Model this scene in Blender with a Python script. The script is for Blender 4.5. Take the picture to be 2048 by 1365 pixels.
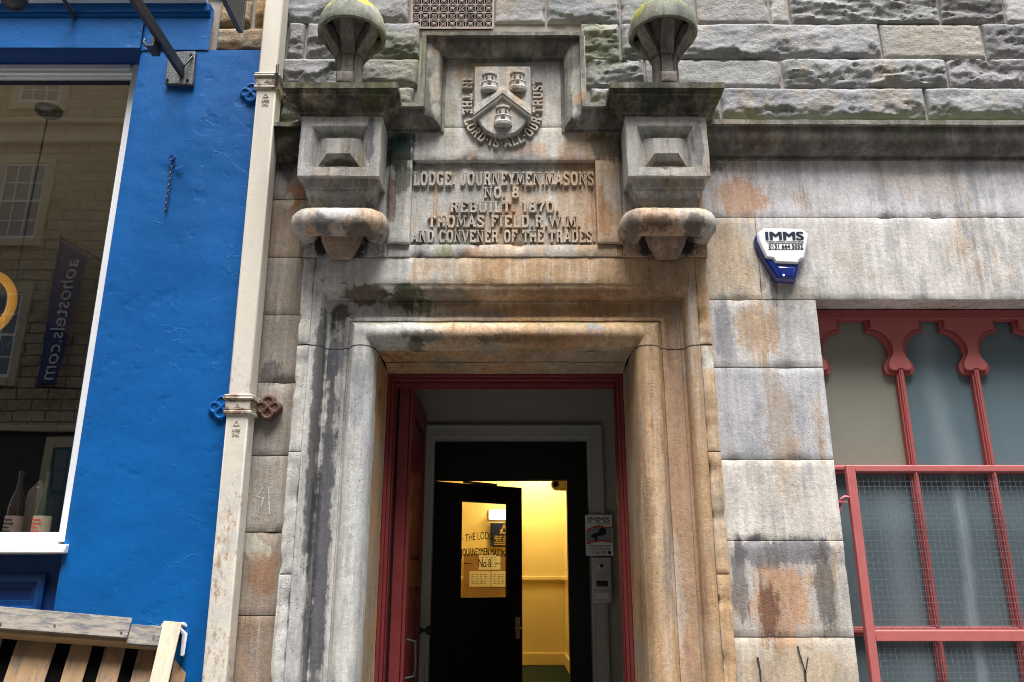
import bpy, bmesh, math, random
from mathutils import Vector, Matrix, noise as mn
R = math.radians
random.seed(7)
S = bpy.context.scene
for o in list(bpy.data.objects): bpy.data.objects.remove(o, do_unlink=True)

# ------------------------------------------------------------------ camera, sky, sun, exposure
TH = R(16.6); FOC = 1593.0; CD = 4.0; EZ = 1.6
cam = bpy.data.objects.new('camera', bpy.data.cameras.new('camera')); S.collection.objects.link(cam)
cam.data.lens = 28.0; cam.data.sensor_width = 36.0; cam.data.clip_start = .05; cam.data.clip_end = 500
cam.location = (0, -CD, EZ); cam.rotation_euler = (R(90) + TH, 0, 0)
S.camera = cam
SUN_EL, SUN_AZ = R(72), R(200)
W = bpy.data.worlds.new('World'); S.world = W; W.use_nodes = True
wt = W.node_tree; bg = wt.nodes['Background']
sky = wt.nodes.new('ShaderNodeTexSky'); sky.sky_type = 'NISHITA'; sky.sun_disc = False
sky.sun_elevation = SUN_EL; sky.sun_rotation = SUN_AZ
sky.air_density = 1.6; sky.dust_density = 4.0; sky.ozone_density = 1.0
hs = wt.nodes.new('ShaderNodeHueSaturation'); hs.inputs['Saturation'].default_value = .42
wt.links.new(sky.outputs[0], hs.inputs['Color']); wt.links.new(hs.outputs[0], bg.inputs[0])
bg.inputs[1].default_value = .085
sl = bpy.data.lights.new('sun', 'SUN'); sun = bpy.data.objects.new('sun', sl); S.collection.objects.link(sun)
sl.energy = 3.2; sl.angle = R(32); sl.color = (1.0, .985, .955)
# light comes from the front (street side), high up, a little from the right
sd = Vector((math.cos(SUN_EL) * .25, -math.cos(SUN_EL) * .97, math.sin(SUN_EL)))
sun.rotation_euler = sd.to_track_quat('Z', 'Y').to_euler(); sun.location = (2, -6, 12)
S.view_settings.view_transform = 'Standard'; S.view_settings.look = 'None'
S.view_settings.gamma = 1; S.view_settings.exposure = 1.55; S.view_settings.use_curve_mapping = False
S.render.engine = 'CYCLES'; S.cycles.max_bounces = 8; S.cycles.transparent_max_bounces = 12
S.cycles.use_denoising = True; S.cycles.denoising_prefilter = 'NONE'; S.cycles.filter_width = 1.05; S.cycles.caustics_reflective = False; S.cycles.caustics_refractive = False

def P(px, py, Y=0.0):
    """x and z of a photo point lying on the upright plane at distance Y behind the facade"""
    a = (px - 1024) / FOC; b = (682.5 - py) / FOC
    t = (Y + CD) / (math.cos(TH) - b * math.sin(TH))
    return a * t, EZ + t * (math.sin(TH) + b * math.cos(TH))
def PX(px, py, Y=0.): return P(px, py, Y)[0]
def PZ(py, Y=0.): return P(0, py, Y)[1]

# ------------------------------------------------------------------ materials
class G:
    def __init__(s, name, rough=.8, spec=.3):
        s.m = bpy.data.materials.new(name); s.m.use_nodes = True
        s.t = s.m.node_tree; s.b = s.t.nodes['Principled BSDF']
        s.b.inputs['Roughness'].default_value = rough
        s.b.inputs['Specular IOR Level'].default_value = spec
        g = s.t.nodes.new('ShaderNodeNewGeometry'); s.P = g.outputs['Position']; s.N = g.outputs['Normal']; s.isl = g.outputs['Random Per Island']
    def put(s, sock, v):
        if hasattr(v, 'is_output'): s.t.links.new(v, sock)
        elif isinstance(v, (tuple, list)) and len(v) == 3 and sock.type == 'RGBA': sock.default_value = (*v, 1)
        else: sock.default_value = v
    def n(s, t, outp=0, attrs=(), **kw):
        nd = s.t.nodes.new('ShaderNode' + t)
        for k, v in dict(attrs).items(): setattr(nd, k, v)
        for k, v in kw.items():
            s.put(nd.inputs[int(k[1:])] if k[0] == 'i' and k[1:].isdigit() else nd.inputs[k], v)
        return nd.outputs[outp]
    def scl(s, v, k): return s.n('VectorMath', attrs={'operation': 'MULTIPLY'}, i0=v, i1=k)
    def noise(s, scale, detail=4, rough=.6, v=None, st=None, dist=0):
        v = v or s.P
        if st: v = s.scl(v, st)
        return s.n('TexNoise', Vector=v, Scale=scale, Detail=detail, Roughness=rough, Distortion=dist)
    def mth(s, op, a, b=0., c=0., clamp=False): return s.n('Math', attrs={'operation': op, 'use_clamp': clamp}, i0=a, i1=b, i2=c)
    def mr(s, v, a, b, c=0., d=1.): return s.n('MapRange', attrs={'interpolation_type': 'SMOOTHSTEP'}, i0=v, i1=a, i2=b, i3=c, i4=d)
    def mix(s, f, a, b, mode='MIX'):
        nd = s.t.nodes.new('ShaderNodeMix'); nd.data_type = 'RGBA'; nd.blend_type = mode
        s.put(nd.inputs[0], f); s.put(nd.inputs[6], a); s.put(nd.inputs[7], b); return nd.outputs[2]
    def xyz(s, v): 
        nd = s.t.nodes.new('ShaderNodeSeparateXYZ'); s.t.links.new(v, nd.inputs[0]); return nd.outputs
    def bump(s, h, strength=.3, dist=.01, nrm=None):
        kw = dict(Strength=strength, Distance=dist, Height=h)
        if nrm: kw['Normal'] = nrm
        return s.n('Bump', **kw)
    def tint(s): return s.n('Attribute', attrs={'attribute_name': 'tint'})
    def out(s, **kw):
        for k, v in kw.items(): s.put(s.b.inputs[k.replace('_', ' ')], v)
        return s.m

def stone(name, base, ochre=(.44, .27, .13), o_lo=.5, o_hi=.72, o_amt=.8, streak=.5, soot=.35, moss=.6, grey=.4,
          algae=0., pits=.3, blobs=(), joints=(), tinted=False, bump=.5, lr=None, pale=.5, var=1., run=.6):
    g = G(name, .88, .25)
    n1 = g.noise(1.7, 5, .62); n2 = g.noise(1, 6, .66, st=(10, 10, .75)); n3 = g.noise(6.5, 8, .68); n4 = g.noise(1, 6, .68, st=(24, 24, 1.2)); n5 = g.noise(1, 7, .70, st=(4.2, 4.2, 1.5))
    gr = g.noise(240, 3, .7); md = g.noise(44, 6, .72); n6 = g.noise(1, 5, .66, st=(34, 34, 2.0))
    c = base
    if tinted: c = g.mix(1., base, g.tint(), 'MULTIPLY')
    pz = g.xyz(g.P)
    mo = g.mth('ADD', g.mth('MULTIPLY', n1, .50), g.mth('ADD', g.mth('MULTIPLY', n5, .28), g.mth('MULTIPLY', n4, .22)))
    if lr:  # stone bed that turns from grey to ochre across the front
        mo = g.mth('ADD', mo, g.mr(pz[0], lr[0], lr[1], -lr[2], lr[2]))
    # cool grey beds, then iron staining with a darker core, pale washed runs, black soot
    c = g.mix(g.mr(g.mth('ADD', g.mth('MULTIPLY', n2, .55), g.mth('MULTIPLY', n3, .45)), .49, .60, 0, grey), c, (.255, .262, .29))
    c = g.mix(g.mr(mo, o_lo, o_lo + (o_hi - o_lo) * .6, 0, o_amt), c, ochre)
    c = g.mix(g.mr(mo, o_lo + .10, o_hi + .02, 0, o_amt * .8), c, tuple(v * k for v, k in zip(ochre, (.80, .62, .42))))
    c = g.mix(g.mr(n4, .46, .26, 0, pale), c, (.60, .585, .57))
    c = g.mix(g.mr(g.mth('ADD', g.mth('MULTIPLY', n4, .6), g.mth('MULTIPLY', n1, .4)), .545, .64, 0, streak), c, (.12, .085, .062))
    c = g.mix(g.mr(g.mth('ADD', g.mth('MULTIPLY', n5, .55), g.mth('MULTIPLY', n3, .45)), .545, .635, 0, soot), c, (.05, .047, .05))
    if algae:
        c = g.mix(g.mr(g.mth('ADD', g.mth('MULTIPLY', n2, .5), g.mth('MULTIPLY', n3, .5)), .40, .56, 0, algae), c, (.026, .027, .017))
        c = g.mix(g.mr(g.noise(5, 7, .72, st=(1, 1, .6)), .53, .66, 0, algae * .75), c, (.085, .105, .025))
    wob = g.mth('ADD', g.mth('MULTIPLY', n3, .42), g.mth('ADD', g.mth('MULTIPLY', n4, .36), g.mth('MULTIPLY', g.noise(17, 7, .74), .22)))
    for (bx, bz, rx, rz, col, amt) in blobs:
        d = g.n('VectorMath', 1, attrs={'operation': 'LENGTH'}, i0=g.n('CombineXYZ', i0=g.mth('DIVIDE', g.mth('SUBTRACT', pz[0], bx), rx), i1=g.mth('DIVIDE', g.mth('SUBTRACT', pz[2], bz), rz)))
        e = g.mth('ADD', d, g.mth('MULTIPLY', g.mth('SUBTRACT', wob, .5), 5.2))
        c = g.mix(g.mr(e, 1.12, .62, 0, amt), c, col)
    nz = g.xyz(g.N)[2]
    mm = g.mth('MULTIPLY', g.mr(nz, .35, .8), g.mr(n3, .42, .56, 0, moss))
    c = g.mix(mm, c, (.13, .17, .04))
    c = g.mix(g.mth('MULTIPLY', g.mr(nz, .3, .8), g.mr(g.noise(21, 4, .6), .58, .64, 0, moss)), c, (.45, .46, .38))
    for (x0, x1, z) in joints:
        d = g.mth('ABSOLUTE', g.mth('SUBTRACT', pz[2], g.mth('ADD', z, g.mth('MULTIPLY', g.mth('SUBTRACT', n3, .5), .012))))
        inx = g.mth('MULTIPLY', g.mth('GREATER_THAN', pz[0], x0), g.mth('LESS_THAN', pz[0], x1))
        c = g.mix(g.mth('MULTIPLY', g.mr(d, .005, .002), inx), c, (.05, .045, .04))
    lo = lambda k: (1 - k * var,) * 3
    hi = lambda k: (1 + k * var,) * 3
    c = g.mix(1., c, g.mix(g.mr(gr, .3, .7), lo(.12), hi(.11)), 'MULTIPLY')
    c = g.mix(1., c, g.mix(g.mr(md, .32, .68), lo(.13), hi(.11)), 'MULTIPLY')
    c = g.mix(1., c, g.mix(g.mr(n6, .33, .62), (1 - .24 * run,) * 3, (1 + .12 * run,) * 3), 'MULTIPLY')
    c = g.mix(1., c, g.mix(g.mr(n5, .32, .60), lo(.24), hi(.13)), 'MULTIPLY')
    vo = g.n('TexVoronoi', 0, Vector=g.P, Scale=55.)
    pm = g.mth('MULTIPLY', g.mr(vo, .24, .12), g.mr(n1, .5, .6, 0, pits))
    c = g.mix(pm, c, (.06, .05, .045))
    h = g.mth('ADD', g.mth('ADD', g.mth('MULTIPLY', gr, .35), g.mth('MULTIPLY', md, .9)), g.mth('MULTIPLY', pm, -1.2))
    return g.out(Base_Color=c, Normal=g.bump(h, bump, .008 if bump < .9 else .010))

OCH = (.42, .275, .15); ORG = (.44, .235, .12); SOOT_SHADE = (.035, .032, .034); CREAM = (.52, .46, .38); LIME = (.42, .40, .33); GRN = (.05, .058, .02); PALE = (.56, .55, .55)
M = {}
M['ashlar'] = stone('ashlar_sandstone', (.50, .49, .485), OCH, .52, .68, .75, .30, .22, .5, .55, pits=.45, tinted=True, pale=.35, run=.45, blobs=[
    (1.25, 3.62, .16, .14, ORG, .75), (1.16, 3.28, .13, .26, OCH, .5), (1.30, 2.86, .13, .16, OCH, .75), (1.12, 2.85, .05, .22, (.22, .22, .26), .6),
    (1.36, 2.3, .08, .4, (.27, .19, .12), .5), (1.30, 1.5, .16, .22, ORG, .7), (1.22, 1.46, .05, .16, (.12, .05, .03), .8), (1.30, 1.72, .3, .075, (.14, .14, .16), .8), (1.5, 1.55, .06, .2, (.08, .07, .065), .75), (1.09, 1.6, .05, .2, (.08, .075, .08), .7),
    (1.30, 1.15, .3, .14, OCH, .45), (1.83, 3.25, .10, .07, CREAM, .5), (2.3, 3.72, .3, .1, (.46, .34, .24), .3), (1.05, 3.85, .14, .09, (.08, .075, .06), .7), (1.5, 3.04, .2, .07, (.2, .18, .16), .45), (1.40, 3.12, .02, .14, (.05, .05, .055), .6)])
M['ashlar_left'] = stone('sooty_left_ashlar', (.30, .275, .245), (.30, .17, .09), .52, .72, .5, .55, .35, .5, .4, pits=.4, tinted=True, blobs=[
    (-1.20, 3.62, .06, .12, (.30, .14, .07), .8), (-1.23, 3.60, .03, .05, LIME, .9), (-1.25, 1.74, .06, .07, LIME, .9), (-1.18, 1.72, .018, .035, LIME, .9), (-1.2, 1.62, .09, .12, (.26, .13, .07), .7),
    (-1.25, 2.62, .08, .07, (.03, .03, .034), .6), (-1.24, 3.83, .1, .12, SOOT_SHADE, .75)])
M['surround'] = stone('door_surround_sandstone', (.48, .465, .44), (.47, .35, .235), .45, .63, .85, .45, .28, .4, .45, pits=.5, lr=(-1.0, .15, .13), joints=[(-1.2, 1.2, 2.749)], blobs=[
    (-.925, 1.7, .048, 1.25, (.07, .07, .082), .92), (-.99, 2.3, .024, .75, (.06, .06, .065), .85), (-.965, 1.5, .02, .7, (.05, .05, .055), .8), (.84, 1.9, .075, 1.4, (.34, .225, .16), .65), (.72, 2.0, .05, 1.0, (.46, .36, .26), .5), (-.90, 2.72, .05, .12, (.12, .125, .15), .7), (-.55, 3.03, .10, .06, GRN, .9), (-.35, 3.02, .2, .05, (.09, .08, .06), .6),
    (.03, 2.79, .3, .03, (.09, .06, .04), .75), (.42, 2.83, .06, .05, (.24, .24, .26), .85), (-.45, 2.80, .12, .035, (.06, .055, .045), .7), (-.5, 2.77, .05, .03, GRN, .7), (-.1, 2.87, .25, .03, (.5, .40, .31), .5),
    (-.74, 2.2, .05, .6, (.44, .45, .46), .7), (-.78, 2.5, .03, .35, (.25, .26, .29), .6), (.08, 2.94, .5, .06, (.36, .20, .09), .7), (.35, 3.04, .45, .035, (.24, .13, .06), .7), (-.25, 2.93, .3, .05, (.22, .21, .21), .5), (.25, 2.79, .35, .045, (.38, .21, .10), .65), (-.2, 2.83, .14, .03, (.45, .30, .19), .6), (.5, 2.97, .2, .05, (.33, .17, .07), .6), (-.79, 3.03, .13, .05, (.085, .055, .035), .85), (-.9, 2.95, .06, .07, (.05, .045, .045), .8), (-.6, 3.0, .14, .05, (.06, .055, .035), .75), (-.47, 2.98, .10, .05, (.05, .06, .022), .7), (-.62, 2.93, .05, .06, (.36, .35, .27), .7), (-1.08, 2.6, .03, .5, (.45, .43, .39), .6),
    (1.0, 2.675, .035, .07, (.52, .50, .47), .9), (.99, 2.95, .035, .12, (.33, .19, .08), .7), (.75, 1.75, .03, .25, (.18, .17, .17), .5), (.80, 1.5, .04, .3, (.50, .45, .40), .5)])
M['front'] = stone('carved_front_sandstone', (.43, .42, .395), (.47, .30, .17), .49, .64, .75, .42, .36, .5, .5, pits=.25, lr=(-.9, .6, .07), blobs=[
    (-.63, 3.83, .10, .13, (.02, .03, .022), .95), (-.60, 3.70, .06, .14, (.035, .045, .02), .75), (-.62, 3.92, .1, .08, (.02, .045, .04), .8), (-.655, 3.58, .03, .22, (.12, .06, .04), .7),
    (.50, 3.45, .05, .12, (.30, .16, .08), .75), (.48, 3.56, .02, .12, (.26, .12, .05), .6), (.53, 3.88, .14, .09, (.05, .055, .03), .75), (.20, 3.95, .10, .22, (.50, .47, .42), .65), (.1, 3.86, .12, .05, ORG, .45), (-.02, 3.4, .07, .16, (.30, .18, .10), .7),
    (-.36, 3.21, .06, .10, (.22, .21, .05), .6), (-.18, 3.22, .10, .09, ORG, .65), (-.02, 3.25, .16, .09, (.55, .43, .33), .65), (.14, 3.15, .14, .06, (.26, .25, .26), .7), (.40, 3.2, .10, .1, (.24, .25, .17), .5), (-.50, 3.17, .07, .11, (.17, .17, .19), .7),
    (-.90, 3.27, .20, .07, SOOT_SHADE, .95), (.81, 3.27, .2, .07, SOOT_SHADE, .95), (-.83, 3.17, .08, .08, SOOT_SHADE, .8), (-.99, 3.16, .04, .09, (.07, .06, .055), .7), (-.90, 3.30, .17, .10, SOOT_SHADE, .75), (.82, 3.30, .17, .10, SOOT_SHADE, .8), (.80, 3.15, .13, .05, (.25, .13, .09), .7), (.95, 3.12, .05, .1, (.36, .24, .13), .7), (-.30, 3.6, .16, .12, (.36, .35, .35), .5),  # near-black patches put recess shade as well as soot under the rolls
    (.3, 3.55, .10, .2, (.5, .41, .31), .5), (.22, 3.6, .025, .3, (.55, .53, .5), .7), (-.24, 4.25, .08, .2, (.2, .19, .10), .4), (-.35, 4.05, .05, .2, (.22, .20, .09), .4)])
M['letters'] = stone('worn_letter_stone', (.42, .38, .33), (.46, .30, .18), .48, .66, .6, .25, .25, .2, .15, pits=0, lr=(-.9, .6, .07))
M['corbel'] = stone('corbel_sandstone', (.42, .41, .385), (.40, .29, .18), .51, .66, .6, .5, .38, .9, .6, algae=.0, blobs=[
    (-.9, 3.68, .12, .03, (.06, .045, .04), .8), (.82, 3.68, .12, .03, (.06, .045, .04), .7), (-.75, 3.8, .025, .14, (.10, .105, .13), .8), (.98, 3.78, .03, .14, (.11, .11, .12), .7), (-.9, 3.5, .2, .06, (.085, .07, .055), .55), (.8, 3.5, .2, .06, (.085, .07, .06), .55), (-.72, 3.45, .05, .08, (.04, .04, .03), .6)])
M['roll'] = stone('corbel_roll_sandstone', (.40, .375, .345), (.42, .26, .14), .49, .64, .7, .55, .45, .3, .3, blobs=[
    (-.97, 3.36, .06, .07, (.10, .10, .12), .8), (-.78, 3.3, .09, .06, (.10, .07, .05), .8), (.75, 3.35, .10, .05, (.09, .05, .03), .85), (.93, 3.34, .05, .06, (.08, .06, .05), .8), (.62, 3.33, .04, .07, (.1, .09, .08), .7), (-.9, 3.42, .1, .05, PALE, .7)])
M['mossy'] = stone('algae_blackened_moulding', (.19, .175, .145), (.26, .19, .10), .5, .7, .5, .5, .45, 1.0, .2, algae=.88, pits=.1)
M['course'] = stone('grey_string_course_stone', (.25, .24, .22), (.30, .22, .13), .5, .7, .5, .4, .35, 1.0, .3, algae=.5, pits=.1)
M['hood'] = stone('hood_moulding_sandstone', (.27, .255, .225), (.38, .25, .15), .54, .74, .6, .5, .45, .9, .25, algae=.62, pits=.1, blobs=[(-.515, 4.35, .022, .25, (.10, .15, .03), .9), (-.43, 4.2, .03, .12, (.40, .36, .28), .7), (-.42, 4.08, .03, .05, (.40, .40, .34), .8), (.36, 4.2, .035, .15, (.38, .36, .32), .7), (.37, 4.13, .03, .04, (.40, .22, .10), .7), (.36, 4.03, .03, .06, (.45, .43, .42), .8), (-.05, 4.6, .45, .02, (.14, .18, .05), .7)])
M['rock'] = stone('rock_faced_sandstone', (.33, .33, .335), (.38, .30, .20), .50, .66, .55, .0, .34, .22, .35, pits=0, tinted=True, pale=0., var=.55, run=0., bump=1.0, blobs=[
    (-.5, 4.62, .35, .10, (.19, .21, .12), .5), (.5, 4.55, .25, .2, (.17, .19, .11), .55), (-.66, 4.45, .2, .15, (.17, .19, .12), .4)])
M['rubble'] = stone('brown_rubble', (.30, .25, .19), (.40, .24, .10), .45, .65, .7, .2, .25, .3, .3, tinted=True, bump=1.0)
def simple(name, col, rough=.6, spec=.4, var=.12, vs=20, metal=0., bmp=0., bs=60, bd=.003, wear=None):
    g = G(name, rough, spec)
    a = g.noise(vs, 5, .6)
    c = g.mix(a, tuple(v * (1 - var) for v in col), tuple(min(1, v * (1 + var)) for v in col))
    if wear: c = g.mix(g.mr(g.noise(wear[1], 6, .7), wear[2], wear[2] + .08, 0, wear[3]), c, wear[0])
    kw = dict(Base_Color=c, Metallic=metal, Roughness=g.mr(a, .3, .7, rough * .85, min(1, rough * 1.15)))
    if bmp: kw['Normal'] = g.bump(g.noise(bs, 5, .65), bmp, bd)
    return g.out(**kw)
M['mortar'] = simple('lime_mortar', (.33, .30, .27), .95, .1, .25, 30, bmp=.6)
M['darkjoint'] = simple('dark_joint', (.10, .09, .08), .95, .1, .3, 30)
# blue masonry paint: brushed, crazed and dented render underneath
g = G('blue_masonry_paint', .50, .22)
big = g.noise(2.2, 4, .55); cr = g.n('TexVoronoi', 0, attrs={'feature': 'DISTANCE_TO_EDGE'}, Vector=g.n('VectorMath', attrs={'operation': 'ADD'}, i0=g.P, i1=g.scl(g.n('TexNoise', 1, Vector=g.P, Scale=9., Detail=5.), (.22, .22, .22))), Scale=2.6)
crk = g.mth('MULTIPLY', g.mr(cr, .012, .0), g.mr(g.noise(2.7, 3, .6), .50, .62))
br = g.noise(1, 4, .6, st=(14, 14, 130)); br2 = g.noise(1, 3, .6, st=(160, 160, 9))
c = g.mix(big, (.0004, .074, .27), (.0006, .105, .355))
c = g.mix(g.mth('MULTIPLY', g.mr(g.noise(26, 7, .75), .68, .74, 0, .45), g.mr(big, .45, .6)), c, (.05, .20, .52))
c = g.mix(g.mth('MULTIPLY', crk, .03), c, (.08, .26, .6))
lump = g.noise(3.2, 3, .5); den = g.mr(g.noise(6.5, 3, .5), .58, .70)
h = g.mth('ADD', g.mth('ADD', g.mth('MULTIPLY', lump, 1.1), g.mth('MULTIPLY', den, -.13)), g.mth('ADD', g.mth('MULTIPLY', crk, .09), g.mth('ADD', g.mth('MULTIPLY', br, .03), g.mth('MULTIPLY', br2, .04))))
h = g.mth('ADD', h, g.mth('MULTIPLY', g.mr(g.noise(17, 5, .7), .62, .72), .09))
M['blue'] = g.out(Base_Color=c, Normal=g.bump(h, .55, .022))
M['blue_wood'] = simple('blue_gloss_wood', (.002, .052, .21), .42, .4, .12, 12, bmp=.25, bs=45)
M['blue_dark'] = simple('dark_blue_panel_paint', (.004, .04, .18), .4, .4, .1, 12, bmp=.2, bs=45)
M['white'] = simple('white_gloss_paint', (.78, .79, .82), .4, .4, .06, 10, bmp=.15, wear=((.35, .33, .3), 40, .66, .5))
M['pipe'] = None
g = G('cream_pipe_paint', .5, .4)
pz = g.xyz(g.P)
low = g.mr(pz[2], 3.3, 1.6)
rn = g.mth('ADD', g.mth('MULTIPLY', g.noise(1, 7, .78, st=(62, 62, 26)), .62), g.mth('MULTIPLY', g.noise(1, 4, .65, st=(9, 9, 3)), .38))
rust = g.mr(g.mth('ADD', rn, g.mth('MULTIPLY', low, .10)), .60, .70, 0, .8)
c = g.mix(g.noise(3, 5, .6, st=(3, 3, 1)), (.56, .51, .43), (.70, .65, .57))
c = g.mix(g.mth('MULTIPLY', low, g.mr(g.noise(9, 6, .7), .4, .62, 0, .5)), c, (.40, .41, .42))
c = g.mix(rust, c, (.30, .16, .06)); c = g.mix(g.mr(rn, .71, .76, 0, .9), c, (.07, .03, .015))
M['pipe'] = g.out(Base_Color=c, Normal=g.bump(g.mth('ADD', g.noise(60, 4, .6), g.mth('MULTIPLY', rust, -.5)), .3, .003))
M['collar'] = simple('rusty_cream_collar', (.50, .45, .38), .6, .35, .15, 14, bmp=.3, wear=((.15, .075, .04), 16, .50, .85))
M['rust'] = simple('rusty_iron', (.11, .062, .042), .75, .3, .35, 30, bmp=.5)
M['iron'] = simple('black_painted_iron', (.020, .021, .024), .42, .5, .3, 40, bmp=.8, bs=90, bd=.004)
M['plate_iron'] = simple('grey_pitted_iron', (.055, .062, .072), .45, .5, .3, 40, bmp=1.0, bs=110, bd=.006)
M['red_window'] = simple('faded_red_window_paint', (.34, .082, .078), .5, .35, .16, 12, bmp=.35, bs=60, wear=((.10, .03, .03), 30, .66, .7))
M['red'] = simple('red_gloss_paint', (.17, .025, .027), .45, .4, .14, 9, bmp=.35, bs=45, wear=((.05, .02, .02), 24, .70, .6))
M['red_light'] = simple('salmon_red_paint', (.41, .115, .112), .48, .4, .12, 12, bmp=.25, bs=60, wear=((.24, .05, .045), 18, .66, .6))
M['red_deep'] = simple('deep_red_paint', (.17, .020, .022), .5, .35, .15, 12, bmp=.3, bs=60)
M['plaster'] = simple('grey_cream_plaster', (.36, .335, .30), .8, .2, .07, 3, bmp=.15, bs=40)
M['offwhite'] = simple('off_white_trim', (.38, .38, .355), .6, .3, .06, 6)
M['black_wood'] = simple('near_black_door_paint', (.006, .0055, .005), .5, .25, .3, 15)
M['yellow'] = simple('yellow_hall_paint', (.74, .60, .28), .7, .2, .04, 3)
M['yellow_trim'] = simple('yellow_gloss_trim', (.80, .64, .30), .4, .4, .04, 3)
M['carpet'] = simple('green_carpet', (.010, .022, .02), .95, .1, .3, 200)
M['steel'] = simple('brushed_steel', (.52, .52, .53), .38, .5, .06, 30, metal=.8)
M['dark'] = simple('dark_plastic', (.012, .012, .013), .35, .5, .2, 20)
M['paper'] = simple('handwritten_paper', (.70, .66, .52), .9, .1, .05, 5)
M['board'] = simple('brown_cork_board', (.30, .18, .07), .8, .2, .15, 8)
M['navy'] = simple('navy_plaque', (.018, .03, .075), .4, .4, .1, 8)
M['gold'] = simple('gold_paint', (.55, .36, .10), .4, .5, .1, 8)
M['ink'] = simple('black_ink', (.012, .012, .014), .5, .3, .1, 8)
M['navyink'] = simple('navy_ink', (.010, .015, .04), .5, .3, .1, 8)
M['signwhite'] = simple('sign_white', (.66, .67, .68), .45, .4, .03, 8)
M['signred'] = simple('sign_red', (.5, .03, .03), .5, .3, .05, 8)
M['gloss_white'] = simple('white_abs_plastic', (.80, .81, .83), .28, .5, .02, 8)
g = G('blue_strobe_plastic', .16, .6); M['strobe'] = g.out(Base_Color=g.mix(g.noise(9, 2, .5), (.004, .010, .11), (.008, .03, .26)), Coat_Weight=.6)
g = G('blue_led', .3); M['led'] = g.out(Base_Color=(.1, .3, 1.), Emission_Color=(.15, .45, 1.), Emission_Strength=3.)
M['terracotta'] = simple('weathered_terracotta', (.36, .30, .275), .85, .2, .25, 40, bmp=.4, wear=((.12, .09, .08), 14, .55, .6))
M['void'] = simple('dark_void', (.006, .006, .006), .9, .1, .1, 5)
M['wire'] = simple('galvanised_wire', (.19, .21, .25), .4, .6, .2, 60, metal=.25)
M['pavement'] = simple('pavement_slabs', (.17, .165, .16), .85, .3, .2, 6, bmp=.4)
M['road'] = simple('asphalt', (.05, .05, .052), .9, .3, .25, 60, bmp=.6)
def wood(name, a, b, dark=.0, gk=(5, 70, 70)):
    g = G(name, .82, .2)
    tx = g.n('TexCoord', 3)
    gn = g.noise(1, 5, .65, v=tx, st=gk); st = g.noise(1, 6, .65, v=tx, st=tuple(v ** .6 * 2.2 for v in gk), dist=1.0); sp = g.noise(1, 6, .72, v=tx, st=tuple(v ** .55 * 4.2 for v in gk))
    c = g.mix(st, a, b)
    c = g.mix(g.mr(gn, .35, .7, 0, .35), c, tuple(v * .6 for v in a))
    if dark: c = g.mix(g.mr(g.mth('ADD', g.mth('MULTIPLY', sp, .6), g.mth('MULTIPLY', st, .4)), .45, .6, 0, dark), c, (.075, .08, .095))
    c = g.mix(g.mr(sp, .68, .73, 0, .8), c, (.05, .03, .02))
    return g.out(Base_Color=c, Normal=g.bump(g.mth('ADD', gn, sp), .4, .003))
M['wood'] = wood('raw_pine', (.34, .215, .115), (.50, .345, .20), .12)
M['wood_grey'] = wood('weathered_grey_pine', (.15, .135, .12), (.36, .31, .25), .9)
M['wood_up'] = wood('raw_pine_slats', (.27, .165, .085), (.36, .24, .14), .6, gk=(70, 70, 5))
M['wood_pale'] = wood('pale_weathered_pine', (.46, .38, .29), (.56, .47, .36), .3, gk=(70, 70, 5))
g = G('plastic_wrap', .25, .5); M['wrap'] = g.out(Base_Color=(.72, .74, .8), Transmission_Weight=.25)
# window glass: a clear sheet with its mirror reflection
def glass(name, tintc=(.93, .95, .95), r0=.1, rough=.0):
    m = bpy.data.materials.new(name); m.use_nodes = True; t = m.node_tree; t.nodes.clear(); N = t.nodes.new; L = t.links.new
    o = N('ShaderNodeOutputMaterial'); mx = N('ShaderNodeMixShader'); tr = N('ShaderNodeBsdfTransparent'); gl = N('ShaderNodeBsdfGlossy')
    ge = N('ShaderNodeNewGeometry'); dt = N('ShaderNodeVectorMath'); dt.operation = 'DOT_PRODUCT'
    L(ge.outputs['Normal'], dt.inputs[0]); L(ge.outputs['Incoming'], dt.inputs[1])
    prev = dt.outputs['Value']
    for op, v, sw in (('ABSOLUTE', 0, 0), ('SUBTRACT', 1., 1), ('POWER', 5., 0), ('MULTIPLY', 1 - r0, 0), ('ADD', r0, 0)):
        q = N('ShaderNodeMath'); q.operation = op
        if sw: q.inputs[0].default_value = v; L(prev, q.inputs[1])
        else: L(prev, q.inputs[0]); q.inputs[1].default_value = v
        prev = q.outputs[0]
    tr.inputs[0].default_value = (*tintc, 1); gl.inputs['Roughness'].default_value = rough
    nz = N('ShaderNodeTexNoise'); nz.inputs['Scale'].default_value = 1.1; bu = N('ShaderNodeBump'); bu.inputs['Strength'].default_value = .06; bu.inputs['Distance'].default_value = .02
    L(ge.outputs['Position'], nz.inputs['Vector']); L(nz.outputs[0], bu.inputs['Height']); L(bu.outputs[0], gl.inputs['Normal'])
    L(prev, mx.inputs[0]); L(tr.outputs[0], mx.inputs[1]); L(gl.outputs[0], mx.inputs[2]); L(mx.outputs[0], o.inputs[0])
    return m
M['glass'] = glass('shop_glass', (.93, .95, .95), .17)
M['clear'] = glass('door_glass', (.96, .96, .94), .04)
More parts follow.
